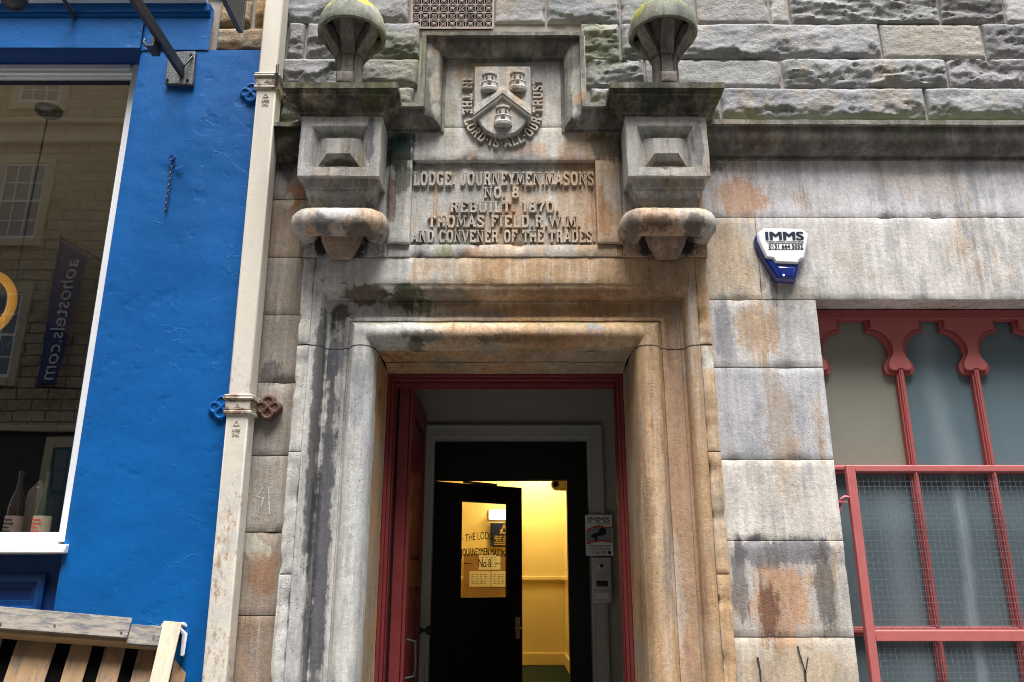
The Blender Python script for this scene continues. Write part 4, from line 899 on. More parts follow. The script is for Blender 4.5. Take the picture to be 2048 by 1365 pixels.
# ---- alarm box
def polyinset(pts, d):
    cx_ = sum(p[0] for p in pts) / len(pts); cz_ = sum(p[1] for p in pts) / len(pts)
    n = len(pts); out = []
    for i in range(n):
        a_, b_, c_ = Vector(pts[i - 1]), Vector(pts[i]), Vector(pts[(i + 1) % n])
        d1 = (b_ - a_).normalized(); d2 = (c_ - b_).normalized(); n1 = Vector((-d1.y, d1.x)); n2 = Vector((-d2.y, d2.x))
        if n1.dot(Vector((cx_, cz_)) - b_) < 0: n1 = -n1
        if n2.dot(Vector((cx_, cz_)) - b_) < 0: n2 = -n2
        out.append(tuple(b_ + (n1 + n2) / max(1 + n1.dot(n2), .4) * d))
    return out
YA = -.052
ax_, az_ = P(1567, 500, YA)
al = empty('alarm_box', (ax_, -.002, az_ - .18), 'white and blue alarm bell box with black lettering on the pale ashlar above the window', 'alarm box')
body = [P(*q, YA) for q in ((1527, 456), (1607, 458), (1621, 470), (1618, 484), (1607, 519), (1595, 561), (1555, 559), (1527, 517), (1511, 478), (1513, 468))]
bk = [(x * .0 + ax_ + (x - ax_) * .985, z) for x, z in body]
def loft(mb, A, ya, B, yb_):
    n = len(A); mb.add([(x, ya, z) for x, z in A] + [(x, yb_, z) for x, z in B], [tuple(range(n, 2 * n))] + [(i, (i + 1) % n, (i + 1) % n + n, i + n) for i in range(n)])
t = MB(); loft(t, bk, -.001, bk, -.022); loft(t, bk, -.022, polyinset(body, .012), YA + .010); t.build('base', M['strobe'], al, bevel=.006)
cv = [P(*q, YA) for q in ((1529, 455), (1606, 457), (1619, 468), (1617, 484), (1610, 518), (1602, 520), (1597, 528), (1551, 526), (1546, 518), (1532, 516), (1516, 480), (1516, 466))]
t = MB(); loft(t, cv, -.032, cv, YA + .012); loft(t, cv, YA + .012, polyinset(cv, .008), YA); t.build('cover', M['gloss_white'], al, bevel=.004, seg=3)
t = MB(); lb = [P(*q, YA) for q in ((1553, 529), (1596, 531), (1588, 558), (1559, 557))]; loft(t, lb, -.032, lb, YA + .02); loft(t, lb, YA + .02, polyinset(lb, .012), YA + .004); t.build('strobe', M['strobe'], al, bevel=.006)
t = MB(); lx_, lz2 = P(1568, 550, YA); t.lathe([(0, -.004), (.005, -.002), (.006, .004)], (lx_, YA + .004, lz2), 10, axis='y', cap=False); t.build('led', M['led'], al)
t = MB()
def flat(s_, a0, a1, b0, b1, y, e=.0012): 
    x0, z1 = P(a0, b0, y); x1, z0 = P(a1, b1, y); text_mb(t, s_, x0, x1, z0, z1 - z0, y - .0006, e)
flat('IMMS', 1531, 1607, 464, 480, YA); 
flat('IMMS', 1532.4, 1608.4, 464, 480, YA - .0004); flat('IMMS', 1529.8, 1605.8, 464, 480, YA - .0008)
flat('INTEGRATED MONITORING & MAINTENANCE SERVICES', 1533, 1607, 482.8, 484.8, YA); flat('0131 664 5052', 1537, 1606, 489, 497.2, YA); flat('0131 664 5052', 1537.5, 1606.5, 489, 497.2, YA - .0003)
for yy in (486.8, 499): 
    x0, z0 = P(1536, yy, YA); x1, _ = P(1607, yy, YA); t.box(x0, x1, YA - .0016, YA - .0004, z0 - .0006, z0 + .0006)
t.build('lettering', M['navyink'], al, smooth=False)

# ---- warning sign and intercom beside the inner doorway
YS = YV - .05
sg_ = empty('warning_sign', (PX(1198, 1070, YS), YS, PZ(1112, YS)), 'white camera warning sign with red band above the steel intercom', 'sign')
x0, z1 = P(1170, 1030, YS); x1, z0 = P(1227, 1112, YS)
t = MB(); t.box(x0, x1, YS, YS + .006, z0, z1); t.build('board', M['signwhite'], sg_, bevel=.001)
wS, hS = x1 - x0, z1 - z0; F = lambda u, v_: (x0 + wS * u, YS, z1 - hS * v_)
t = MB(); 
def poly(mb, uv, dy, e=.0008): mb.prism([(x0 + wS * u, z1 - hS * v_) for u, v_ in uv], YS - dy - e, YS - dy)
poly(t, [(.03, .37), (.25, .30), (.5, .255), (.75, .30), (.97, .29), (.97, .32), (.75, .335), (.5, .30), (.25, .335), (.03, .40)], .0012)
poly(t, [(.03, .70), (.3, .65), (.6, .61), (.97, .66), (.97, .69), (.6, .65), (.3, .68), (.03, .73)], .0012); t.build('red_band', M['signred'], sg_, smooth=False)
t = MB(); poly(t, [(.03, .39), (.25, .33), (.5, .29), (.75, .33), (.97, .31), (.97, .67), (.6, .63), (.3, .67), (.03, .71)], .0002); g_ = simple('sign_grey', (.22, .23, .24), .5); t.build('picture', g_, sg_, smooth=False)
t = MB(); poly(t, [(.50, .36), (.62, .31), (.74, .34), (.77, .42), (.70, .50), (.55, .52), (.47, .45)], .0024); poly(t, [(.22, .50), (.50, .42), (.55, .51), (.28, .57), (.2, .55)], .0024); poly(t, [(.34, .55), (.44, .54), (.42, .63), (.32, .64)], .0024)
for s_, u0, u1, v0, v1 in (('IMMS', .09, .91, .05, .19), ('INTEGRATED MONITORING & MAINTENANCE', .1, .9, .205, .225), ('THESE PREMISES ARE UNDER', .1, .9, .745, .785), ('24 HR CCTV SURVEILLANCE', .12, .88, .815, .855), ('0131 664 5052', .10, .76, .89, .965)):
    text_mb(t, s_, x0 + wS * u0, x0 + wS * u1, z1 - hS * v1, hS * (v1 - v0), YS - .0006, .0012)
poly(t, [(.80, .90), (.86, .885), (.92, .90), (.91, .95), (.86, .975), (.81, .95)], .001); t.build('lettering', M['ink'], sg_, smooth=False)
ic = empty('intercom', (PX(1204, 1207, YS), YS, PZ(1207, YS)), 'steel door entry intercom with camera eye under the warning sign', 'intercom')
x0, z1 = P(1182, 1115, YS - .01); x1, z0 = P(1225, 1207, YS - .01); wS, hS = x1 - x0, z1 - z0
t = MB(); t.box(x0, x1, YS - .018, YS + .02, z0, z1); t.build('body', M['steel'], ic, bevel=.005)
t = MB(); 
for v_ in (.37, .73): t.box(x0 + .004, x1 - .004, YS - .0195, YS - .0175, z1 - hS * v_ - .001, z1 - hS * v_ + .001)
t.build('seam', M['dark'], ic, smooth=False)
t = MB(); t.lathe([(0, -.003), (.010, -.003), (.012, -.010), (.020, -.009), (.022, 0)], (x0 + wS * .5, YS - .018, z1 - hS * .19), 20, axis='y', cap=False); t.build('eye_ring', M['steel'], ic)
t = MB(); t.lathe([(0, -.013), (.008, -.012), (.0115, -.008), (.0115, 0)], (x0 + wS * .5, YS - .018, z1 - hS * .19), 16, axis='y', cap=False); t.build('lens', M['dark'], ic)
t = MB()
for r_ in range(4):
    for c_ in range(7): t.box(x0 + wS * (.24 + .077 * c_), x0 + wS * (.24 + .077 * c_) + .0035, YS - .0192, YS - .0175, z1 - hS * (.41 + .022 * r_) - .002, z1 - hS * (.41 + .022 * r_) + .001)
t.box(x0 + wS * .22, x0 + wS * .80, YS - .0195, YS - .0175, z1 - hS * .64, z1 - hS * .51); t.build('speaker_grille', M['dark'], ic, smooth=False)
t = MB(); t.box(x0 + wS * .2, x0 + wS * .5, YS - .023, YS - .0175, z1 - hS * .83, z1 - hS * .785); t.box(x0 + wS * .54, x0 + wS * .8, YS - .023, YS - .0175, z1 - hS * .83, z1 - hS * .785); t.box(x0 + wS * .2, x0 + wS * .5, YS - .023, YS - .0175, z1 - hS * .895, z1 - hS * .85); t.box(x0 + wS * .54, x0 + wS * .8, YS - .023, YS - .0175, z1 - hS * .895, z1 - hS * .85); t.build('call_button', M['signwhite'], ic, bevel=.001)

# ---- things inside the hall
YK = 4.4; kx, kz = P(1112, 970, YK)
sc_ = empty('security_camera', (hx1, YK, kz + .05), 'small white dome camera with dark eye high on the yellow hall wall', 'security camera')
t = MB(); t.box(kx + .03, hx1, YK - .05, YK + .05, kz - .06, kz + .075); t.build('bracket', M['yellow_trim'], sc_, bevel=.01)
t = MB(); t.lathe([(0, -.10), (.045, -.095), (.062, -.07), (.066, -.02), (.05, .03), (0, .04)], (kx + .01, YK, kz), 20, axis='y', cap=False); t.build('housing', M['signwhite'], sc_)
t = MB(); t.lathe([(0, -.115), (.028, -.108), (.04, -.088), (.04, -.07)], (kx - .008, YK, kz - .002), 16, axis='y', cap=False); t.build('lens', M['dark'], sc_)
YN = YH - .012
def wallbox(name, a, b_, mat_, y0, y1, parent=None, bev=0):
    (x0, z1), (x1, z0) = P(*a, YH), P(*b_, YH); m_ = MB(); m_.box(x0, x1, y0, y1, z0, z1); return m_.build(name, mat_, parent, bevel=bev), (x0, x1, z0, z1)
nb, _ = wallbox('notice_board', (928, 1108), (1034, 1196), M['board'], YH - .035, YH - .031); tag(nb, 'brown notice board on the yellow hall wall below the navy plaque', 'notice board')
for i, (a, b_, lab) in enumerate((((958, 1110), (1001, 1140), 'topmost handwritten paper sheet on the brown notice board'), ((939, 1143), (981, 1174), 'lower left handwritten paper sheet on the brown notice board'), ((983, 1143), (1024, 1174), 'lower right handwritten paper sheet on the brown notice board'))):
    o, (x0, x1, z0, z1) = wallbox('paper_sheet', a, b_, M['paper'], YH - .039, YH - .0365); tag(o, lab, 'paper')
    t = MB()
    for q in range(5):
        for k in range(4):
            u = .1 + .2 * k; t.box(x0 + (x1 - x0) * u, x0 + (x1 - x0) * (u + rnd.uniform(.08, .16)), YH - .0405, YH - .0395, z1 - (z1 - z0) * (.2 + .15 * q) - .003, z1 - (z1 - z0) * (.2 + .15 * q) + .003)
    t.build('handwriting', M['ink'], o, smooth=False)
pq = empty('wall_plaque', (PX(1005, 1095, YH), YH, PZ(1095, YH)), 'navy plaque with gold emblem and gold lettering on the hall wall', 'plaque')
o, (x0, x1, z0, z1) = wallbox('board', (981, 1047), (1042, 1094), M['navy'], YH - .03, YH - .001, pq)
t = MB(); xm, zm = (x0 + x1) / 2 - .02, z1 - (z1 - z0) * .28; s_ = .055
t.prism([(xm - s_, zm - s_), (xm - s_ * .7, zm - s_), (xm, zm + s_ * .7), (xm + s_ * .7, zm - s_), (xm + s_, zm - s_), (xm + s_ * .15, zm + s_ * 1.2), (xm - s_ * .15, zm + s_ * 1.2)], YH - .034, YH - .0305)
t.prism([(xm - s_, zm - .1 * s_), (xm, zm - s_ * 1.1), (xm + s_, zm - .1 * s_), (xm + s_ * .8, zm + .05 * s_), (xm, zm - .75 * s_), (xm - s_ * .8, zm + .05 * s_)], YH - .036, YH - .0342); t.build('emblem', M['gold'], pq, smooth=False)
t = MB()
for q in range(5): t.box(x0 + .05, x1 - .05 - .02 * (q % 2), YH - .034, YH - .0305, z1 - (z1 - z0) * (.56 + .085 * q) - .006, z1 - (z1 - z0) * (.56 + .085 * q) + .006)
t.build('lettering', M['gold'], pq, smooth=False)

# ---- terracotta air vent in the upper wall
vx0, vzb = P(822, 53, -.035); vx1 = PX(986, 53, -.035); vzt = 5.02
av = empty('air_vent', ((vx0 + vx1) / 2, .0, vzb), 'pierced terracotta air vent with star lattice in the rock faced wall', 'air vent')
t = MB(); t.box(vx0 + .004, vx1 - .004, -.002, .003, vzb + .004, vzt - .004); t.build('black_backplate', M['void'], av, smooth=False)  # black plate stands in for the shade inside the vent
t = MB(); y0, y1 = -.024, -.018; cw = (vx1 - vx0) / 9; nr = int((vzt - vzb) / cw) + 1; vzt = vzb + nr * cw
def bar(x0_, z0_, x1_, z1_, w_, dy):
    d = Vector((x1_ - x0_, z1_ - z0_)).normalized(); n_ = Vector((-d.y, d.x)) * w_ / 2
    t.prism([(x0_ + n_.x, z0_ + n_.y), (x0_ - n_.x, z0_ - n_.y), (x1_ - n_.x, z1_ - n_.y), (x1_ + n_.x, z1_ + n_.y)], y0 + dy, y1)
for i in range(10): bar(vx0 + i * cw, vzb, vx0 + i * cw, vzt, .0042 if 0 < i < 9 else .011, 0)
for j in range(nr + 1): bar(vx0, vzb + j * cw, vx1, vzb + j * cw, .0042 if 0 < j < nr else .012, .0006)
for i in range(9):
    for j in range(nr):
        cx_, cz_ = vx0 + (i + .5) * cw, vzb + (j + .5) * cw; h_ = cw * .5
        bar(cx_ - h_, cz_ - h_, cx_ + h_, cz_ + h_, .0026, .0012); bar(cx_ - h_, cz_ + h_, cx_ + h_, cz_ - h_, .0026, .0018)
        ro, ri = h_ * .60, h_ * .52
        for q in range(8):
            a0_, a1_ = R(45 * q + 22.5), R(45 * q + 67.5)
            t.prism([(cx_ + ri * math.cos(a0_), cz_ + ri * math.sin(a0_)), (cx_ + ro * math.cos(a0_), cz_ + ro * math.sin(a0_)), (cx_ + ro * math.cos(a1_), cz_ + ro * math.sin(a1_)), (cx_ + ri * math.cos(a1_), cz_ + ri * math.sin(a1_))], y0 + .0024 + .0004 * (q % 2), y1)
        if (i + j) % 2 == 0: t.lathe([(0, -.005), (.008, -.004), (.010, .0)], (cx_, y0 + .0012, cz_), 8, axis='y', cap=False)
t.build('lattice', M['terracotta'], av, smooth=False)

# ---- cast iron rainwater pipe
dp = empty('drainpipe', (-1.33, -.09, 0), 'square cream painted cast iron rainwater pipe with rust between blue wall and stone', 'drainpipe')
px_ = lambda z: -1.395 + (z - 1.154) * (-1.438 + 1.399) / (4.815 - 1.154) + .059 - .004
zc1 = PZ(160, -.15); zc2 = PZ(808, -.15)
def seg_(z0, z1, hw, hy, yc, m_):
    vs = []
    for z in (z0, z1):
        c_ = px_(z); vs += [(c_ - hw, yc - hy, z), (c_ + hw, yc - hy, z), (c_ + hw, yc + hy, z), (c_ - hw, yc + hy, z)]
    m_.add(vs, [(0, 1, 2, 3), (4, 5, 6, 7), (0, 1, 5, 4), (1, 2, 6, 5), (2, 3, 7, 6), (3, 0, 4, 7)])
yp = -.085
for (z0, z1) in ((0, zc2 - .02), (zc2 + .02, zc1 - .02), (zc1 + .02, 8)):
    t = MB(); seg_(z0, z1, .055, .052, yp, t); t.build('pipe', M['pipe'], dp, bevel=.008, seg=3)
for zc, up_ in ((zc1, 1), (zc2, 0)):
    t = MB()
    for (u0, u1, hw) in ((-.050, -.030, .068), (-.030, .022, .064), (.022, .036, .074), (.036, .05, .070)): seg_(zc + u0, zc + u1, hw, hw - .003, yp, t)
    co = t.build('collar', M['collar'], dp, bevel=.006)
    for sgn in (-1, 1):
        t = MB(); cx_, cy_ = px_(zc) + sgn * .118, -.032; z_ = zc - (.01 if up_ else -.005)
        for q in range(4):
            an = R(45 + 90 * q) if False else R(90 * q); lx_, lz2 = cx_ + .030 * math.cos(an), z_ + .030 * math.sin(an)
            t.lathe([(0, -.010), (.016, -.010), (.023, -.017), (.031, -.015), (.036, -.004), (.036, .03)], (lx_, cy_ - .0006 * q, lz2), 18, axis='y', cap=False)
        t.lathe([(0, -.022), (.008, -.021), (.011, -.012), (.018, -.010), (.02, .0)], (cx_, cy_ - .002, z_), 14, axis='y', cap=False)
        t.box(min(px_(zc) + sgn * .05, cx_), max(px_(zc) + sgn * .05, cx_), cy_ - .006, cy_ + .02, z_ - .016, z_ + .016)
        t.build('rosette', M['rust'] if sgn > 0 else M['blue'], co)
    t = MB(); cx_ = px_(zc - .12); yf_ = yp - .0525
    text_mb(t, 'APEX', cx_ - .020, cx_ + .022, zc - .135, .014, yf_, .0025); text_mb(t, '345', cx_ - .015, cx_ + .018, zc - .158, .014, yf_, .0025)
    for (z0_, s_) in ((zc - .105, .022), (zc - .012, .016)):
        yq = yf_ if z0_ < zc - .05 else yp - .0615
        for A_, B_ in (((-1, 0), (0, 1.1)), ((0, 1.1), (1, 0)), ((-1, 0), (1, 0))):
            t.tube([(cx_ + A_[0] * s_ * .7, yq - .001, z0_ + A_[1] * s_), (cx_ + B_[0] * s_ * .7, yq - .001, z0_ + B_[1] * s_)], .0018, 4)
    t.build('cast_lettering', M['collar'], dp)
t = MB(); zt_c = zc1 + .02
for q in range(4): t.tube([(px_(zc1) + .045 + .006 * q, -.155 - .004 * q, zt_c + .05 * (q % 2) + .02), (px_(zc1) + .05 + .005 * q, -.158, zt_c), (px_(zc1) + .055 + .004 * q, -.152, zt_c - .05)], .0035, 5)
t.build('cable_tie', M['iron'], dp)

# ------------------------------------------------------------------ blue shop
shop = empty('blue_shopfront', (-2.6, 0, 0), 'blue painted shopfront with a big white framed display window', 'shop')
YB = -.03; SE = -2.172; HX0 = -1.47
ZS = PZ(97, YB); zf = PZ(7, YB - .02)
s_ = MB()
def wall(mb, x0, x1, z0, z1, y, step=.05):
    n = max(2, int((x1 - x0) / step)); m_ = max(2, int((z1 - z0) / step)); vs = []
    for j in range(m_ + 1):
        for i in range(n + 1):
            x = x0 + (x1 - x0) * i / n; z = z0 + (z1 - z0) * j / m_; p = Vector((x, 0, z))
            ed_ = .012 if i == 0 else 0
            vs.append((x, y + ed_ + mn.noise(p * 2.3) * .005 + mn.noise(p * 7.) * .0009, z))
    mb.add(vs, [(j * (n + 1) + i, j * (n + 1) + i + 1, (j + 1) * (n + 1) + i + 1, (j + 1) * (n + 1) + i) for j in range(m_) for i in range(n)])
wall(s_, SE, HX0 + .06, 0, ZS - .012, YB, .03)
wall(s_, SE, PX(424, 50, YB), ZS - .0125, zf - .04, YB - .006, .03)
wall(s_, -6.0, SE, ZS, zf - .04, YB - .006, .04)
grid(s_, (SE, YB + .012, 0), (SE, .2, 0), (SE, .2, ZS), (SE, YB + .012, ZS), 4, 40)
s_.build('wall', M['blue'], shop, angle=60)
s_ = MB(); grid(s_, (-6., YB - .006, ZS), (SE, YB - .006, ZS), (SE, .22, ZS), (-6, .22, ZS), 30, 4)
s_.build('soffit', M['blue_dark'], shop, smooth=False)
# cornice bead and lead flashing along its top
s_ = MB(); xe = PX(424, 20, YB)
zb_ = PZ(36, YB)
s_.sweep([(-6, 0), (xe, 0)], [(-zb_, .0), (-zb_ , YB - .012), (-zb_ - .012, YB - .020), (-zb_ - .022, YB - .014), (-zb_ - .030, YB - .03), (-zf + .012, YB - .034), (-zf + .010, 0)], XZ, seg=.06, ring=True); s_.jitter(.002, 5)
s_.build('cornice', M['blue'], shop)
s_ = MB(); s_.box(-6, xe - .02, YB - .062, .02, zf - .010, zf + .012); s_.jitter(.003, 4); s_.build('flashing', simple('lead_flashing', (.52, .56, .60), .6, .3, .15, 10), shop, bevel=.004)
# masonry above and round the fascia end
rb_ = MB(); zq = ZS - .01
for j, hgt in enumerate((.175, .20, .21, .22, .2, .22, .24, .2, .22, .2, .22, .2, .22, .21, .2)):
    if zq > 8: break
    x = -6.2 if zq > zf else PX(428, 60, YB)
    while x < HX0 + .03:
        x1 = x + rnd.uniform(.14, .30) if zq <= zf + .2 else x + rnd.uniform(.3, .8)
        if x1 > HX0 - .05: x1 = HX0 + .04
        tn_ = rnd.choice([(1.3, .95, .62), (1.05, 1.0, .95), (.72, .68, .66), (1.15, 1.0, .85)])
        w_ = .010; f_ = rock_fn(rnd.random() * 30, .032, rnd.uniform(.15, .45)); f_.frac = lambda z, z0=zq, hh=hgt: (z - z0) / hh
        rb_.tint = tn_; rb_.block(x + w_, x1 - w_, zq + w_, zq + hgt - w_, .004, .1, .01, .016 if zq < 5.2 else .05, .003, .02, f_); x = x1
    zq += hgt
rb_.build('rubble_wall', M['rubble'], shop, angle=60)
s_ = MB(); s_.box(-6.2, -1.42, .012, .3, ZS + .01, zq); s_.box(HX0 - .02, -1.40, .0, .3, 0, ZS + .01); s_.build('mortar_backing', M['mortar'], shop, smooth=False)
# display window
sw = empty('display_window', (-3.5, .15, 1.7), None, None, shop)
YD = .15
zs0 = PZ(1075, YD - .04); zs1 = PZ(1107, YB - .03)
fxr = PX(272, 160, YD) + .035; fh = PZ(153, YD)
s_ = MB()
pf = [(0, YD + .04), (0, YD - .03), (.018, YD - .034), (.028, YD - .02), (.040, YD - .018), (.052, YD - .002), (.052, YD + .02)]
s_.box(fxr - .050, fxr, YD - .03, YD + .03, zs0 - .02, ZS); s_.box(fxr - .062, fxr - .050, YD - .012, YD + .02, zs0, fh + .03)
s_.box(-5.6, fxr - .050, YD - .028, YD + .03, fh, ZS - .004); s_.box(-5.6, fxr - .062, YD - .036, YD - .028, fh + .024, fh + .06); s_.box(-5.6, fxr - .062, YD - .010, YD + .02, fh - .018, fh)
s_.box(-5.6, fxr - .050, YD - .028, YD + .03, zs0 - .035, zs0 + .012); s_.box(-5.6, fxr - .062, YD - .012, YD + .02, zs0 + .012, zs0 + .026); s_.box(-5.64, -5.6, YD - .03, YD + .03, zs0 - .03, ZS)
s_.build('frame', M['white'], sw, bevel=.004)
s_ = MB(); s_.sweep([(-5.7, 0), (PX(133, 1090, YB) + .012, 0)], [(-(zs0 - .037), YD), (-(zs0 - .040), YB - .022), (-(zs0 - .046), YB - .030), (-zs1, YB - .030), (-zs1, YD)], XZ, seg=1., ring=True); s_.build('sill', M['white'], sw, bevel=.006)
s_ = MB(); s_.quad((-5.6, YD, zs0 - .01), (fxr - .04, YD, zs0 - .01), (fxr - .04, YD, fh + .02), (-5.6, YD, fh + .02)); s_.build('pane', M['glass'], sw, smooth=False)
# panelled stall riser
rs = MB(); ry = .05
rs.box(-5.7, SE, ry, ry + .06, 0, zs1 - .004)
rs.build('stall_riser', M['blue_dark'], shop, smooth=False)
rs = MB(); xr_ = SE - .09; zt_r = PZ(1136, ry) - .03; zb_r = PZ(1222, ry) - .02; 
rs.sweep([(-3.4, zb_r), (-3.4, zt_r), (xr_, zt_r), (xr_, zb_r)], [(0, ry), (0, ry - .022), (.018, ry - .030), (.036, ry - .026), (.044, ry - .010), (.065, ry - .008), (.07, ry)], XZ, closed=True, seg=.3); rs.build('panel_moulding', M['blue_wood'], shop)
# room behind the glass
rm = MB(); rx0, rx1 = -6.0, HX0 - .02; YR = PZ(0) * 0 + 6.4; rzc = 4.76
rm.box(rx0, rx1, .24, YR, rzc, rzc + .1); rm.build('shop_ceiling', simple('tan_shop_ceiling', (.42, .33, .20), .7, .2, .05, 2), shop, smooth=False)
rm = MB(); rm.box(rx0, rx1, YR, YR + .1, 0, rzc); rm.box(rx0 - .1, rx0, .24, YR, 0, rzc); rm.box(rx1, rx1 + .04, .31, YR, 0, rzc); rm.box(rx0, rx1, .2, .24, fh + .0, rzc); rm.build('shop_inner_wall', simple('dark_shop_wall', (.035, .03, .028), .8, .2, .1, 2), shop, smooth=False)
rm = MB(); rm.box(rx0, rx1, .24, YR, .2, .3); rm.box(rx0, rx1, .18, .75, zs0 - .07, zs0 - .03); rm.build('shop_floor', simple('pale_shop_floor', (.72, .66, .56), .7, .3, .1, 4), shop, smooth=False)
# ring pendant, bottles and crate inside the window
pr_ = empty('pendant_lamp', (PX(97, 225, .9), .9, rzc), 'hanging cable with a tangle of black wires below a round ceiling rose', 'pendant lamp')
xP = PX(97, 225, .9); zP = PZ(605, .9)
t = MB(); t.lathe([(0, -.055), (.06, -.05), (.085, -.03), (.09, 0)], (xP, .9, rzc), 24, cap=False); t.build('ceiling_rose', M['dark'], pr_)
t = MB(); t.tube([(xP, .9, rzc - .05), (xP - .01, .9, zP)], .006, 6); t.build('cable', M['dark'], pr_)
t = MB()
for k in range(12):
    r_ = [Vector((xP - .01 + rnd.uniform(-.13, .08), .9 + rnd.uniform(-.08, .08), zP - rnd.uniform(.06, .34))) for _ in range(4)]
    t.tube([Vector((xP - .01, .9, zP))] + r_, .0035, 5)
t.box(xP - .035, xP + .015, .88, .92, zP - .05, zP + .03); t.build('wire_tangle', M['dark'], pr_)
hp_ = empty('ring_sign', (PX(-42, 608, .7), .7, PZ(608, .7)), 'orange ring hanging behind the shop glass', 'ring sign')
cxr, czr = P(-42, 608, .7); rO = PX(32, 608, .7) - cxr
t = MB(); t.tube([(cxr + (rO - .025) * math.cos(R(q)), .7, czr + (rO - .025) * math.sin(R(q))) for q in range(0, 360, 6)], .028, 10, closed=True); g = G('glowing_orange_ring', .4); t.build('ring', g.out(Base_Color=(.7, .32, .03), Emission_Color=(1., .42, .03), Emission_Strength=.08), hp_)
t = MB(); t.tube([(cxr, .7, czr + rO - .02), (cxr - .5, .72, czr + rO + .5), (cxr - .9, .75, rzc)], .004, 5); t.build('hanging_wire', M['dark'], hp_)
zfl = zs0 - .03
def bottle(x, y, glassc, lab, blab, lcol):
    e_ = empty('bottle', (x, y, zfl), blab, 'bottle', group='bottles on the shop window ledge')
    t = MB(); t.lathe([(0, 0), (.042, 0), (.045, .006), (.045, .20), (.038, .24), (.018, .30), (.015, .34), (.015, .38), (.018, .381), (.018, .40), (0, .40)], (x, y, zfl), 24, cap=False); t.build('body', glassc, e_)
    t = MB(); t.lathe([(.0457, .03), (.0459, .031), (.0459, .155), (.0457, .156)], (x, y, zfl), 28, cap=False); t.build('label', lcol, e_)
    t = MB()
    for q in range(5): t.box(x - .028, x + .028 - .01 * (q % 3), y - .0466, y - .0462, zfl + .05 + .02 * q, zfl + .058 + .02 * q)
    t.build('label_print', M['signred'] if 'cream' in lcol.name else M['ink'], e_, smooth=False)
g = G('green_bottle_glass', .08, .6); gb = g.out(Base_Color=(.004, .014, .005), Coat_Weight=.5)
g = G('brown_bottle_glass', .08, .6); bb = g.out(Base_Color=(.012, .007, .005), Coat_Weight=.5)
bottle(PX(86, 1030, .42), .42, gb, 'x', 'green bottle with cream label standing right of the wooden board', simple('cream_label', (.33, .28, .19), .8))
bottle(PX(30, 1030, .42), .42, bb, 'x', 'brown bottle with grey label standing left of the wooden board', simple('pink_grey_label', (.15, .10, .085), .8))
cr_ = empty('wooden_board', (PX(58, 1030, .5), .5, zfl), 'brown wooden board propped between the two bottles in the shop window', 'board')
t = MB(); cxx = PX(60, 1030, .5); t.prism([(cxx - .05, zfl), (cxx + .045, zfl), (cxx + .05, zfl + .30), (cxx + .02, zfl + .36), (cxx - .035, zfl + .30)], .5, .53); t.build('plank', simple('brown_board', (.05, .033, .022), .7), cr_, bevel=.004)
t = MB(); t.lathe([(0, -.003), (.008, -.003), (.008, 0)], (cxx + .02, .4995, zfl + .32), 10, axis='y', cap=False); t.build('stud', M['steel'], cr_)
# ---- bracket, hanging board, chain on the blue wall
bx_, bz_ = P(358, 140, YB)
br_ = empty('sign_bracket', (bx_, YB, bz_), 'black iron sign bracket bolted to the blue wall with an arm and hook', 'bracket')
pl_ = [P(*q, YB - .02) for q in ((337, 105), (391, 103), (386, 171), (330, 168))]
t = MB(); t.prism(pl_, YB - .024, YB + .005); t.build('plate', M['plate_iron'], br_, bevel=.004)
for q in ((382, 110), (375, 160), (335, 160), (343, 112)):
    x_, z_ = P(*q, YB - .024); t = MB(); t.lathe([(0, -.012), (.007, -.012), (.008, 0)], (x_, YB - .024, z_), 6, axis='y', cap=False); t.build('bolt', M['iron'], br_)
xA_, zA_ = P(364, 140, YB - .03); yE = -1.35
t = MB(); t.box(xA_ - .011, xA_ + .011, yE, YB - .022, zA_ - .045, zA_ + .028); t.tube([(xA_ - .02, YB - .026, zA_ + .01), (xA_ + .02, YB - .05, zA_ + .012), (xA_ + .05, YB - .03, zA_ + .09)], .006, 6); t.build('arm', M['iron'], br_, bevel=.003)
yk = -.33; t = MB(); t.box(xA_ - .035, xA_ - .012, yk - .05, yk + .03, zA_ - .075, zA_ + .02); t.box(xA_ - .055, xA_ - .012, yk - .06, yk + .03, zA_ - .088, zA_ - .075); t.tube([(xA_ - .055, yk - .05, zA_ - .08), (xA_ - .07, yk - .05, zA_ - .06), (xA_ - .068, yk - .05, zA_ - .035)], .008, 6); t.build('hook', M['iron'], br_, bevel=.003)
tx_, tz_ = P(480, 62, -.30)
hb = empty('hanging_sign', (tx_, -.3, tz_), 'black sign board hanging square to the wall above the blue front', 'sign')
t = MB(); t.box(tx_ - .010, tx_ + .010, -.82, -.30, tz_, tz_ + .62); t.build('board', M['iron'], hb, bevel=.003)
t = MB(); t.box(tx_ - .014, tx_ + .014, -.305, -.285, tz_ - .004, tz_ + .62); t.box(tx_ - .014, tx_ + .014, -.82, -.305, tz_ - .012, tz_); t.build('edge_strip', M['plate_iron'], hb, bevel=.002)
t = MB(); t.box(tx_ - .01, tx_ + .01, -.86, .01, tz_ + .66, tz_ + .69); t.box(tx_ - .004, tx_ + .004, -.78, -.77, tz_ + .61, tz_ + .67); t.box(tx_ - .004, tx_ + .004, -.36, -.35, tz_ + .61, tz_ + .67); t.build('arm', M['iron'], hb)
lx2, lzb2 = P(24, 16, -.55)
ln = empty('wall_lantern', (lx2, -.55, lzb2), 'black round lantern on an arm above the shop cornice', 'lantern')
